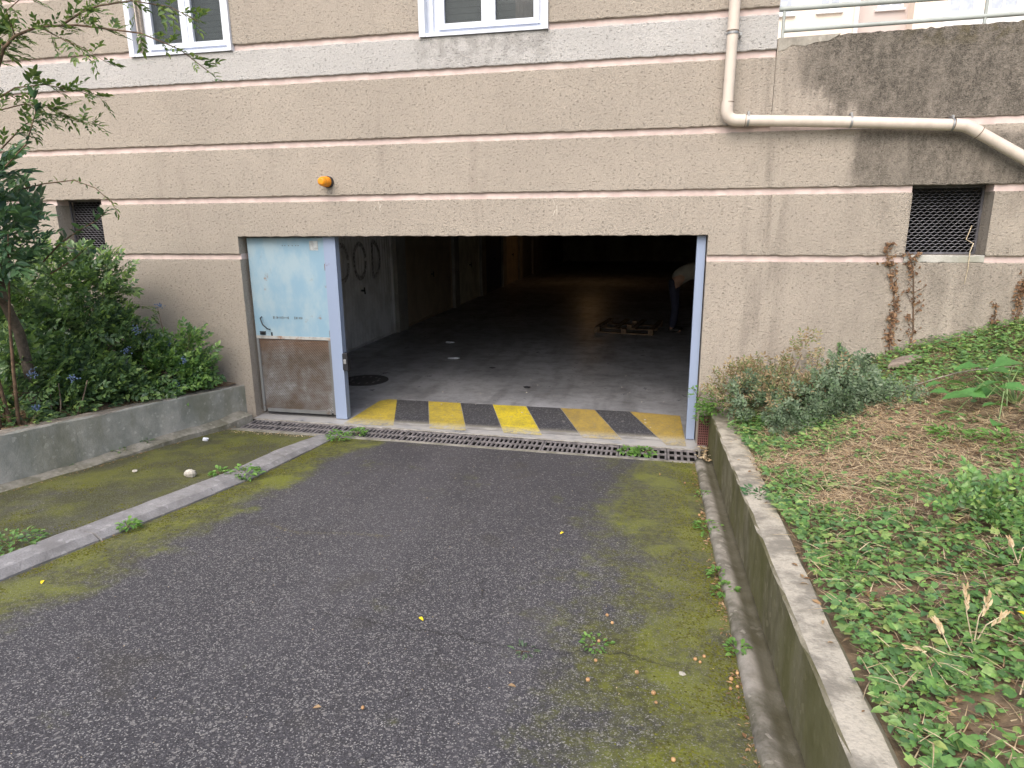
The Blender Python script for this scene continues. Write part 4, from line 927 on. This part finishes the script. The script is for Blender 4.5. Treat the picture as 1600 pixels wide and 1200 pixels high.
branch([(-4.75, -2.5, 2.95), (-4.55, -2.3, 3.05), (-4.35, -2.25, 3.02), (-4.2, -2.2, 2.93), (-4.02, -2.2, 2.90)], .005, 34, .085)
branch([(-4.43, -2.5, 3.37), (-4.50, -2.5, 3.5), (-4.48, -2.5, 3.68), (-4.3, -2.5, 3.8)], .006, 34, .09)
branch([(-4.32, -2.5, 3.44), (-4.25, -2.6, 3.56), (-4.05, -2.6, 3.66), (-3.9, -2.6, 3.72)], .005, 26, .09)
branch([(-4.12, -2.5, 3.485), (-3.95, -2.5, 3.40), (-3.78, -2.5, 3.33), (-3.6, -2.5, 3.22)], .004, 24, .08)
branch([(-4.9, -2.5, 3.0), (-4.75, -2.4, 3.3), (-4.6, -2.4, 3.45), (-4.45, -2.4, 3.5)], .006, 34, .10)
branch([(-4.9, -2.3, 2.7), (-4.7, -2.2, 2.92), (-4.5, -2.2, 3.0), (-4.35, -2.2, 2.98)], .006, 30, .10)

# litter and soil detail in the left bed
n = 5000; u_ = RNG.random(n)**1.3*3.2+.16; Y = rnd(n, -5.5, -.05); X = lwall_x(Y)-u_; P = np.stack([X, Y, terr_l(X, Y)+.004], 1); a = rnd(n, 0, 6.3)
tag(inst([LEAF, SLIM], P, np.stack([np.cos(a), np.sin(a), rnd(n, -.1, .25)], 1), np.array([0, 0, 1.])+unit(n)*.4, rnd(n, .015, .05), 'leaf_litter', LITT), 'brown leaf litter over the soil of the left bed', kind='stuff')

# ------------------------------------------------------------ right bed: ivy, straw, shrubs
def straw_mask(X, Y):
    d = ((X-1.72)/.92)**2+((Y+2.30)/1.25)**2
    base = 1.35-d+1.5*(vnoise(X, Y, 3.1)-.5)+.9*(vnoise(X, Y, 7.7)-.5)
    gaps = sum(np.exp(-(((X-a)/r)**2+((Y-b)/r)**2)) for a, b, r in ((.77, -4.40, .11), (.90, -4.50, .10), (1.25, -4.14, .10), (1.30, -3.5, .14), (1.40, -3.75, .08), (1.03, -1.2, .2), (2.2, -1.6, .25), (1.0, -2.9, .10)))
    return base+gaps*1.2
n = 62000; X = rnd(n, .70, 3.8); Y = rnd(n, -7, -.03); den = 1-np.clip(straw_mask(X, Y), 0, 1)*.97; den *= np.where(vnoise(X, Y, 5.5) > .20, 1, .3); den *= np.where(X < .80-.02*np.clip(-Y, 0, 4.5)-.03+.07*(vnoise(Y*1., 5., 3.2)-.4), .02, 1)
k = RNG.random(n) < den; X, Y = X[k], Y[k]; n = len(X); hgt = .02+.05*vnoise(X, Y, 4)*RNG.random(n)+.03*RNG.random(n)*(Y > -1.2)
P = np.stack([X, Y, np.maximum(terr_r(X, Y), np.where(X < .83, .392+.085*np.maximum(0, -Y-.47), 0))+hgt], 1); a = rnd(n, 0, 6.3); D = np.stack([np.cos(a), np.sin(a), rnd(n, -.15, .35)], 1)
tag(inst([IV, IV, WLEAF], P, D, np.array([-.12, -.15, 1.])+unit(n)*.5, .018+.034*RNG.random(n)**1.3, 'ivy_ground_cover', IVY), 'green ivy carpet over the sloping bed on the right', kind='stuff')
n = 70000; X = rnd(n, .72, 3.6); Y = rnd(n, -6, -.05); sm_ = straw_mask(X, Y); k = RNG.random(n) < np.clip(sm_+.30, .24, 1); X, Y = X[k], Y[k]; n = len(X)
st = np.array([(-.018, 0, 0), (.018, 0, 0), (.012, .5, .05), (-.012, .5, .05), (0, 1, .0)]); ST = (st, np.array([(0, 1, 2), (0, 2, 3), (3, 2, 4)]))
P = np.stack([X, Y, np.maximum(terr_r(X, Y), np.where(X < .83, .390+.085*np.maximum(0, -Y-.47), 0))+.003+.045*RNG.random(n)**2], 1); a = rnd(n, 0, 6.3)
tag(inst(ST, P, np.stack([np.cos(a), np.sin(a), rnd(n, -.05, .18)], 1), np.array([0, 0, 1.])+unit(n)*.3, rnd(n, .03, .13), 'dry_grass', STRAW), 'dry straw covering the bare patch of the right bed', kind='stuff')
n = 8000; X = rnd(n, .64, 3.2); Y = rnd(n, -6, -.05); P = np.stack([X, Y, np.where(X < .83, .388+.085*np.maximum(0, -Y-.47)+.004, terr_r(X, Y)+.01)], 1); k = (X > .80) | (RNG.random(n) < .10); P = P[k]; n = len(P); a = rnd(n, 0, 6.3)
tag(inst([LEAF, SLIM], P, np.stack([np.cos(a), np.sin(a), rnd(n, -.05, .2)], 1), np.array([0, 0, 1.])+unit(n)*.4, rnd(n, .012, .045), 'leaf_litter', LITT), 'fallen brown leaves among the ivy of the right bed', kind='stuff')
# small young leaves and trailing stems through the carpet
n = 30000; X = rnd(n, .74, 3.6); Y = rnd(n, -6, -.03); k = RNG.random(n) < np.clip(.95-np.clip(straw_mask(X, Y), 0, 1)*.86, 0, 1)*(vnoise(X, Y, 6.3) > .4); X, Y = X[k], Y[k]; n = len(X)
P = np.stack([X, Y, terr_r(X, Y)+.02+.07*RNG.random(n)], 1); a = rnd(n, 0, 6.3)
tag(inst([WLEAF, LEAF], P, np.stack([np.cos(a), np.sin(a), rnd(n, -.1, .6)], 1), np.array([0, 0, 1.])+unit(n)*.5, rnd(n, .010, .026), 'young_ground_cover', BRIGHT), 'small bright young leaves growing through the ivy', kind='stuff')
m = MB()
for k in range(150):
    x, y = random.uniform(.74, 2.4), random.uniform(-5, -.1); a = random.uniform(0, 2*PI); pts = []
    for q in range(7):
        pts.append((x, y, float(terr_r(x, y))+.025+.02*math.sin(q*1.3+k))); a += random.gauss(0, .45); x += .05*math.cos(a); y += .05*math.sin(a); y = min(y, -.02); x = max(x, .72)
    m.tube(pts, [.0026]*6+[.0012], 4)
tag(m.build('trailing_stems', TWIG), 'thin brown ivy runners threading over the right bed', kind='stuff')
# grey-green shrub and dried shrub at the wall
CS = [sprig(8, WLEAF, .36, 1., True, 1.1, .15) for _ in range(5)]; BS = [sprig(8, LEAF, .34, 1., False, 1.1, .1) for _ in range(4)]
bush('cotoneaster_shrub', 'low grey-green small-leaved shrub sprawling over the corner of the right bed', 'shrub', (1.5, -1.1, .52), [((1.55, -1.0, .76), (.34, .36, .20)), ((1.30, -1.1, .66), (.32, .34, .17)), ((1.8, -1.15, .76), (.24, .3, .14)), ((1.05, -.8, .56), (.26, .3, .14)), ((1.62, -.75, .88), (.14, .2, .20)), ((1.15, -1.25, .58), (.25, .25, .10)), ((1.0, -.6, .62), (.3, .3, .2))], 2900, CS, .10, GREYG, 14, .006, .35, hole=.22)
bush('dried_shrub', 'half dead brown twiggy shrub against the wall right of the opening', 'shrub', (1.2, -.5, .5), [((1.15, -.5, .78), (.42, .32, .22)), ((1.40, -.4, .92), (.24, .24, .22)), ((.80, -.45, .68), (.26, .26, .20)), ((1.2, -.75, .72), (.3, .25, .14)), ((1.05, -.95, .64), (.22, .25, .12)), ((1.45, -.8, .86), (.2, .25, .14))], 1300, BS, .11, BROWNL, 34, .004, .6, hole=.30)
weed((.62, -.30, .42), .19, .20, 260, BRIGHT, 'bright green trailing weed spilling over the end of the garden wall beside the post', WLEAF, .05, 'weed')
weed((.53, -.16, .26), .10, .30, 150, BRIGHT, 'green weed hanging in front of the rusty grate', WLEAF, .045, 'weed')
weed((.45, -.12, .50), .11, .14, 50, BRIGHT, 'thin green sprig crossing the foot of the right post', WLEAF, .04, 'weed')
weed((.86, -.85, .43), .20, .10, 170, IVY, 'dark green clump lying on the top of the garden wall', WLEAF, .045, 'weed')
weed((.67, -2.62, .56), .10, .05, 36, IVYD, 'ivy tuft creeping over the garden wall top midway', IV, .04, 'ivy tuft')
# nettles, ferny seedlings, broad-leaved plant
z = float(terr_r(1.40, -3.68)); t = bush('nettle_clump', 'dark green nettle-like clump at the right edge among the ivy', 'weed', (1.50, -3.55, z), [((1.46, -3.5, z+.04), (.13, .16, .06)), ((1.58, -3.4, z+.06), (.14, .14, .07)), ((1.6, -3.62, z+.04), (.10, .12, .06))], 130, [sprig(8, WLEAF, .38, 1., True, 1.0) for _ in range(4)], .10, IVY, 6, .004, .5, hole=.1)
for x, y, r, lab in ((1.93, -2.62, .16, 'yellow-green ferny seedling at the right edge of the straw'), (1.80, -2.30, .10, 'small yellow-green seedling just above the ferny one'), (2.05, -2.9, .12, 'light green seedling cut by the right picture edge')):
    z = float(terr_r(x, y)); weed((x, y, z), r, .07, 90, BRIGHT, lab, SLIM, .07, 'seedling', None, 'fern_seedling', .7)
for x, y, r, lab in ((1.35, -2.3, .07, 'small green tuft in the middle of the straw, left one'), (1.55, -2.15, .06, 'small green tuft in the middle of the straw, upper one'), (1.62, -2.75, .08, 'green tuft near the front of the straw patch'), (1.14, -1.75, .10, 'green tuft at the left end of the straw patch'), (2.0, -2.05, .09, 'dark green tuft beside the broad leaves')):
    z = float(terr_r(x, y)); weed((x, y, z), r, .04, 50, IVY, lab, WLEAF, .035, 'weed')
z0 = float(terr_r(2.25, -2.0)); t = thing('broad_leaf_plant', 'plant with a few large floppy green leaves at the right edge', 'plant', (2.25, -2.0, z0))
BL = combine([T_leaf(.8, .10, .2)])
for i, (x, y, z, a, s_) in enumerate(((2.02, -1.75, .10, 3.0, .17), (2.15, -1.8, .12, 3.5, .18), (2.2, -2.05, .12, 2.6, .16), (2.05, -2.15, .10, 3.3, .15), (2.22, -2.25, .13, 4.0, .17), (2.3, -1.6, .16, 2.3, .2), (2.38, -1.85, .18, 4.2, .19), (1.98, -1.55, .08, 2.9, .13), (2.1, -1.5, .10, 2.2, .14), (2.35, -2.35, .14, 3.7, .15), (1.95, -2.3, .06, 4.1, .11), (2.4, -1.4, .16, 3.3, .17), (2.12, -1.95, .20, 3.1, .19), (2.0, -2.0, .15, 2.5, .16), (2.28, -1.75, .24, 3.6, .2), (2.1, -2.4, .16, 3.9, .15), (2.0, -1.4, .12, 3.2, .14), (1.88, -1.9, .07, 2.8, .12), (2.25, -1.3, .18, 2.9, .17))):
    v, f = xf(BL, (x+.08, y, float(terr_r(x, y))+z), a-PI/2, random.uniform(-.2, .25), s_, random.uniform(-.4, .4)); mesh_obj('leaf', v, f, BIGL, t)
    MB().tube([(2.25, -2.0, z0), ((2.25+x)/2, (y-2)/2, z0+.12), (x+.08, y, float(terr_r(x, y))+z)], [.005, .004, .003], 5).build('leaf_stalk', GSTEM, t)
x = 2.0; t = thing('fallen_twig', 'thin grey dead twig lying across the bed above the straw', 'twig', (1.9, -1.4, .85)); pts = [(xx, -1.05-.14*(xx-1.5), float(terr_r(xx, -1.1))+.075+.02*math.sin(9*xx)) for xx in np.linspace(1.5, 2.6, 10)]
MB().tube(pts, [.004]*9+[.002], 6).build('twig', concrete('grey_dead_wood', (.32, .28, .25), (.2, .17, .15), 0, 20), t)
pts = [(2.0, -2.95, float(terr_r(2.0, -2.95))+.02), (2.07, -2.75, .99+.04), (2.13, -2.5, 1.03+.07), (2.22, -2.2, 1.2)]
t = thing('leaning_twig', 'short pale twig leaning at the right edge by the broad leaves', 'twig', pts[0]); MB().tube(pts, [.006, .005, .004, .003], 6).build('twig', concrete('grey_dead_wood', (.36, .31, .28), (.2, .17, .15), 0, 20), t)
# flat stone
z = float(terr_r(2.1, -.45)); t = thing('flat_stone', 'flat brownish stone slab lying in the ivy by the wall', 'stone', (2.12, -.40, z))
m = MB(); ring = [(-.13, -.05), (-.08, .05), (.02, .11), (.12, .06), (.13, -.04), (.01, -.08)]; rz0 = z+.035
for q, zz in ((1, rz0), (1.02, rz0+.03), (.94, rz0+.045)):
    for x, y in ring: m.v.append((2.12+x*q, -.40+y*q, zz+x*.28))
m.f = [tuple(range(6))[::-1], tuple(range(12, 18))]+[(k*6+j, k*6+(j+1) % 6, (k+1)*6+(j+1) % 6, (k+1)*6+j) for k in range(2) for j in range(6)]
m.build('slab', SLAB, t)
# dry grass stalks
def stalk(base, tips, lab):
    t = thing('dry_grass_stalk', lab, 'dry grass', base)
    for (dx, dy, dz) in tips:
        b = Vector(base); e = b+Vector((dx, dy, dz)); MB().tube([b, b.lerp(e, .5)+Vector((-.01, 0, .02)), e], [.0022, .0018, .001], 5).build('stalk', WTWIG, t)
        P = np.array([b.lerp(e, s)+Vector((random.gauss(0, .003), 0, 0)) for s in np.linspace(.62, 1, 16)]); D = np.array([(e-b).normalized()]*16)+unit(16)*.35; inst(SLIM, P, D, np.array([0, -1., .3])+unit(16)*.3, rnd(16, .018, .034), 'seed_head', STRAW, t)
z = float(terr_r(1.04, -4.45))
stalk((1.07, -4.42, z+.02), [(.03, .02, .17), (.07, .0, .13), (-.04, .03, .19)], 'pale dry grass stalk with feathery seed heads standing in the lower right ivy')
stalk((1.00, -4.46, z), [(-.14, -.02, .03), (-.05, .04, .10)], 'bent dry grass stalk lying left of the upright one')
stalk((1.16, -4.44, float(terr_r(1.16, -4.44))+.02), [(.09, -.03, .05), (.04, -.09, .03)], 'dry grass stalk lying right of the upright one')
stalk((1.40, -3.95, float(terr_r(1.4, -3.95))+.02), [(.03, 0, .09), (-.03, .02, .08)], 'short dry grass tuft below the nettle clump')
z = float(terr_r(1.6, -3.6)); t = thing('violet_flower', 'pale violet flower at the right picture edge beside the nettles', 'flower', (1.60, -3.6, z)); MB().tube([(1.6, -3.6, z), (1.60, -3.62, z+.10)], .002, 5).build('stem', TWIG, t)
a = np.linspace(0, 2*PI, 7)[:6]; inst(WLEAF, np.array([(1.60, -3.62, z+.10)]*6), np.stack([np.cos(a), np.sin(a), .3+0*a], 1), np.array([[0, 0, 1.]]*6), np.full(6, .03), 'petals', VFL, t)
x, y = 1.24, -4.38; z = float(terr_r(x, y)); t = thing('yellow_leaf', 'fallen yellow leaf at the lower right edge', 'leaf', (x, y, z)); v, f = xf(WLEAF, (x, y, z+.045), .6, .2, .045); mesh_obj('blade', v, f, YFL, t)

# dead vines on the wall
def vine(pts, nl, lab, side=8, spread=.07, leafy=True):
    t = thing('dead_vine', lab, 'vine', pts[0], 'dried vines clinging to the wall')
    pts = [Vector(p) for p in pts]; MB().tube(pts, [.006*(1-.6*i/len(pts))+.001 for i in range(len(pts))], 6).build('stem', TWIG, t)
    br = MB(); P = []
    for k in range(side):
        s = random.uniform(.15, .98)*(len(pts)-1); i = min(int(s), len(pts)-2); b = pts[i].lerp(pts[i+1], s-i); e = b+Vector((random.choice((-1, 1))*random.uniform(.3, 1)*spread, random.uniform(-.012, .004), random.uniform(.2, 1.2)*spread))
        e.y = min(e.y, -.006); br.tube([b, b.lerp(e, .5)+Vector((0, 0, -.01)), e], [.0022, .0018, .001], 5)
        for q in range(4): P.append(b.lerp(e, random.random()))
    tag(br.build('side_shoots', TWIG, t), kind='stuff')
    cl = [random.random() for _ in range(max(4, nl//14))]
    for q in range(nl):
        s = min(.999, max(0, random.choice(cl)+random.gauss(0, .035)))*(len(pts)-1); i = min(int(s), len(pts)-2); P.append(pts[i].lerp(pts[i+1], s-i)+Vector((random.gauss(0, spread*.42), -abs(random.gauss(0, .012)), random.gauss(0, .03))))
    if not leafy: P = P[::3]
    n = len(P); D = unit(n)+np.array([0, -.4, -.2]); inst([LEAF, WLEAF], np.array(P), D, np.array([0, -1., .3])+unit(n)*.6, rnd(n, .018, .045), 'dried_leaves', REDB, t)
vine([(2.13, -.012, .93), (2.11, -.012, 1.15), (2.12, -.014, 1.4), (2.08, -.014, 1.62), (2.02, -.012, 1.82), (1.98, -.012, 1.98)], 150, 'thick dried brown vine climbing left of the right vent', 40, .058)
vine([(2.28, -.010, .93), (2.30, -.010, 1.2), (2.27, -.010, 1.45), (2.24, -.010, 1.7), (2.19, -.010, 1.88)], 34, 'thin sparse dried vine climbing to the corner of the right vent', 30, .10)
vine([(3.08, -.012, 1.2), (3.11, -.012, 1.4), (3.10, -.012, 1.58), (3.14, -.012, 1.78)], 130, 'dried brown vine at the right edge of the picture', 12)
vine([(2.92, -.010, 1.2), (2.94, -.010, 1.34), (2.93, -.010, 1.46)], 18, 'short dried vine left of the edge one', 4, .04)
t = thing('pale_root', 'thin pale rootlet hanging from the lower right corner of the right vent', 'root', (2.66, .1, 1.95)); MB().tube([(2.72, .18, 2.12), (2.68, .15, 2.0), (2.69, .02, 1.97), (2.66, -.012, 1.9), (2.665, -.012, 1.75), (2.655, -.010, 1.62)], [.004, .004, .004, .004, .003, .002], 6).build('strand', WTWIG, t)
t = thing('green_seedling', 'small dark green ivy shoot against the wall between the shrub and the dead vine', 'shoot', (1.70, -.06, .78)); spray(t, [(1.70, -.05, .76), (1.70, -.03, .92), (1.69, -.03, 1.08)], .004, 16, .05, IVY, IV, jitter=.9)

# ------------------------------------------------------------ small things on the driveway
WL = [(.41, -2.33, .10, 'bright weed rosette growing beside the gutter halfway up'), (.41, -3.05, .05, 'small weed on the gutter edge below the rosette'), (.42, -3.25, .06, 'weed with three shoots on the gutter edge'), (.42, -1.62, .045, 'tiny weed on the gutter edge nearest the drain'), (.43, -3.84, .05, 'flat little weed low on the gutter edge')]
for x, y, r, lab in WL: weed((x, y, ramp_z(y)+.01), r, .05, int(45*r/.06), BRIGHT, lab, WLEAF, .035, 'weed', None)
for x, y, r, lab in ((-5.04, -2.16, .14, 'bushy weed at the foot of the planter wall, leftmost of the row'), (-4.97, -1.86, .10, 'small weed between two bigger ones at the foot of the planter wall'), (-4.90, -1.66, .13, 'bushy weed in the middle of the row at the planter wall'), (-4.84, -1.38, .10, 'weed at the right end of the row at the planter wall'),
                     (-3.28, -2.02, .12, 'green weed crossing the kerb joint halfway'), (-3.50, -2.03, .07, 'small weed behind the kerb beside the crossing weed'), (-3.34, -3.22, .06, 'small green weed at the driveway side of the kerb'), (-3.78, -3.64, .17, 'flat greyish weed mat behind the kerb at the left edge'), (-3.13, -.66, .10, 'bright weed at the kerb end by the drain'), (-3.02, -.42, .09, 'feathery weed on the drain near the kerb end')):
    weed((x, y, ramp_z(y)+.015+(.04 if -3.4 < x < -3.3 and False else 0)), r, .09 if r > .09 else .05, int(900*r), BRIGHT if x > -3.7 else IVY, lab, WLEAF, .045, 'weed', None)
t = weed((-.05, -.40, -.01), .10, .06, 90, BRIGHT, 'bright green weeds growing out of the drain grate, right clump', WLEAF, .05, 'weed'); weed((-.2, -.39, -.01), .09, .04, 70, BRIGHT, 'bright green weeds growing out of the drain grate, left clump', WLEAF, .045, 'weed')
weed((-.20, -3.9, ramp_z(-3.9)), .07, .015, 40, BRIGHT, 'flat little weed in the open asphalt with orange berries beside it', WLEAF, .025, 'weed'); weed((-.52, -4.03, ramp_z(-4.03)), .05, .01, 24, GREYG, 'thin grey-green sprig flat on the asphalt', SLIM, .035, 'weed')
t = thing('white_stone', 'fist sized whitish stone on the mossy strip behind the kerb', 'stone', (-3.74, -2.1, ramp_z(-2.1))); MB().ball((-3.74, -2.1, ramp_z(-2.1)+.028), .05, (1.05, .8, .7), 10, 7, .14).build('rock', STONE, t)
MB().ball((-4.28, -2.1, ramp_z(-2.1)+.012), .018, (1.2, 1, .7), 8, 5, .2).build('pebble', STONE); tag(bpy.data.objects['pebble'], 'small pebble left of the whitish stone', 'stone')
o = MB().ball((-3.95, -1.0, ramp_z(-1.0)+.015), .03, (1.2, .8, .6), 8, 5, .3).build('crumpled_paper', WPVC); o.location = (-.47, -.0, .0); tag(o, 'crumpled pale scrap at the foot of the planter wall near the drain', 'litter')
fr = [(.06, -4.22), (-.17, -3.63), (-.14, -3.70), (-.19, -4.04), (-.21, -4.19), (-.01, -4.09), (.24, -3.93), (.26, -3.95), (.28, -3.9), (.07, -4.28), (.13, -4.59), (-1.05, -4.57), (.30, -1.3), (.10, -1.1), (-.19, -3.88), (-.16, -3.86), (.38, -4.05), (.40, -4.1), (.37, -4.12), (.41, -4.0), (.39, -2.0), (.37, -2.05)]
ORD = 'first second third fourth fifth sixth seventh eighth ninth tenth eleventh twelfth thirteenth fourteenth fifteenth sixteenth seventeenth eighteenth nineteenth twentieth twenty-first twenty-second'.split()
base = MB().ball((0, 0, 0), .0085, (1, 1, .9), 8, 6).build('fallen_fruit', NUT, None, True)
for i, (x, y) in enumerate(fr):
    o = base if i == 0 else base.copy()
    if i: COL.objects.link(o)
    o.location = (x, y, ramp_z(y)+.009); s_ = random.uniform(.75, 1.2); o.scale = (s_, s_, s_); tag(o, 'tiny ochre fallen fruit, ' + ORD[sorted(fr, key=lambda q: -q[1]).index((x, y))] + ' one counted from the drain towards the camera', 'fruit', 'fallen fruits scattered on the driveway')
t = thing('pale_stain_stone', 'flat whitish pebble on the asphalt low on the right', 'pebble', (.18, -4.05, .3)); MB().ball((.18, -4.05, ramp_z(-4.05)+.003), .014, (1.2, 1, .4), 8, 5, .2).build('rock', STONE, t)
for x, y, m_, lab in ((-3.22, -3.95, YFL, 'small yellow leaf on the asphalt below the kerb at the left'), (-.53, -2.59, YFL, 'small yellow leaf alone in the middle of the driveway'), (-1.21, -4.6, LITT, 'curled brown leaf at the bottom left of the driveway'), (-.53, -4.3, LITT, 'brown leaf scrap near the bottom middle of the driveway'), (-1.08, -3.86, YFL, 'tiny yellowish leaf left of the middle of the driveway')):
    v, f = xf(WLEAF, (x, y, ramp_z(y)+.006), random.uniform(0, 6), .05, .035); t = thing('fallen_leaf', lab, 'leaf', (x, y, ramp_z(y))); mesh_obj('blade', v, f, m_, t)
# litter drifts: gutter edge, drain edge, kerb edge
def drift(n, xf_, yf_, s0, s1, name, lab, mat=LITT, zo=.004):
    X = xf_(n); Y = yf_(n); X = X(Y) if callable(X) else X
    P = np.stack([X, Y, ramp_z(Y)+zo+.006*RNG.random(n)], 1); a = rnd(n, 0, 6.3)
    return tag(inst([LEAF, SLIM, ST], P, np.stack([np.cos(a), np.sin(a), rnd(n, -.05, .25)], 1), np.array([0, 0, 1.])+unit(n)*.4, rnd(n, s0, s1), name, mat), lab, kind='stuff')
drift(900, lambda n: RNG.normal(.405, .018, n), lambda n: -.65-RNG.random(n)*6, .008, .03, 'gutter_litter', 'dry leaves and grit gathered along the gutter edge')
drift(260, lambda n: rnd(n, -4.4, -3.2), lambda n: RNG.normal(-.60, .025, n), .008, .025, 'drain_litter', 'yellowish leaf bits along the drain edge on the left', STRAW)
drift(260, lambda n: (lambda Y: np.array([kx(v) for v in Y])+RNG.normal(.02, .015, len(Y))), lambda n: -.6-RNG.random(n)*5, .006, .018, 'kerb_litter', 'small dry bits along the kerb foot')
drift(420, lambda n: (lambda Y: lwall_x(Y)+.14+abs(RNG.normal(0, .03, len(Y)))), lambda n: -.4-RNG.random(n)*4, .008, .026, 'footing_litter', 'dry bits along the foot of the planter wall')
drift(110, lambda n: RNG.normal(.51, .03, n), lambda n: -.18-RNG.random(n)*.45, .02, .06, 'corner_litter', 'straw and dry stalks in the corner at the drain end', STRAW, .02)
drift(500, lambda n: rnd(n, -3.1, .4), lambda n: -.7-RNG.random(n)*5, .004, .011, 'driveway_litter', 'tiny dry bits strewn over the driveway', STRAW)
n = 420; X = rnd(n, -2.55, -1.62); Y = -2.98+.25*(X+2.1)**2*1.5+RNG.normal(0, .012, n)+.03*np.sin(X*9); k = vnoise(X, Y, 9) > .3; X, Y = X[k], Y[k]; n = len(X); a = RNG.normal(0, .7, n)
tag(inst(ST, np.stack([X, Y, ramp_z(Y)+.004], 1), np.stack([np.cos(a), np.sin(a), rnd(n, 0, .1)], 1), np.array([0, 0, 1.])+unit(n)*.3, rnd(n, .01, .03), 'crack_moss', leaf_mat('dry_crack_moss', [(.20, .17, .07), (.30, .26, .13)], .9, .1)), 'dry moss growing in the crack of the asphalt', kind='stuff')

# raised moss cushions along the gutter and the kerb
MOSS = leaf_mat('moss_cushions', [(.07, .068, .018), (.12, .125, .022), (.17, .18, .025), (.095, .085, .03)], .95, .1, .1)
tp_ = (np.array([(-.5, -.4, 0), (.5, -.4, 0), (.55, .3, 0), (0, .6, 0), (-.55, .3, 0), (.05, .05, .42)]), np.array([(0, 1, 5), (1, 2, 5), (2, 3, 5), (3, 4, 5), (4, 0, 5)]))
n = 9000; Xa = .42-abs(RNG.normal(0, .16, n)); Ya = -.62-RNG.random(n)**.8*4.6; kk = vnoise(Xa, Ya, 5.) > .45
n2 = 5000; Yb2 = -.62-RNG.random(n2)*4.2; Xb2 = np.array([kx(v) for v in Yb2])+.01+abs(RNG.normal(0, .10, n2)); kb = vnoise(Xb2, Yb2, 5.) > .5
n3 = 6000; Yc = -.62-RNG.random(n3)*3.6; Xc = np.array([kx(v) for v in Yc])-.25-RNG.random(n3)*1.1; kc = vnoise(Xc, Yc, 3.5) > .6
Xm = np.concatenate([Xa[kk], Xb2[kb], Xc[kc]]); Ym = np.concatenate([Ya[kk], Yb2[kb], Yc[kc]]); n = len(Xm); a = rnd(n, 0, 6.3)
tag(inst(tp_, np.stack([Xm, Ym, asz(Xm, Ym)-.0005], 1), np.stack([np.cos(a), np.sin(a), 0*a], 1), np.array([0, 0, 1.])+unit(n)*.15, rnd(n, .004, .013), 'moss', MOSS), 'low moss cushions on the damp edges of the asphalt', kind='stuff')
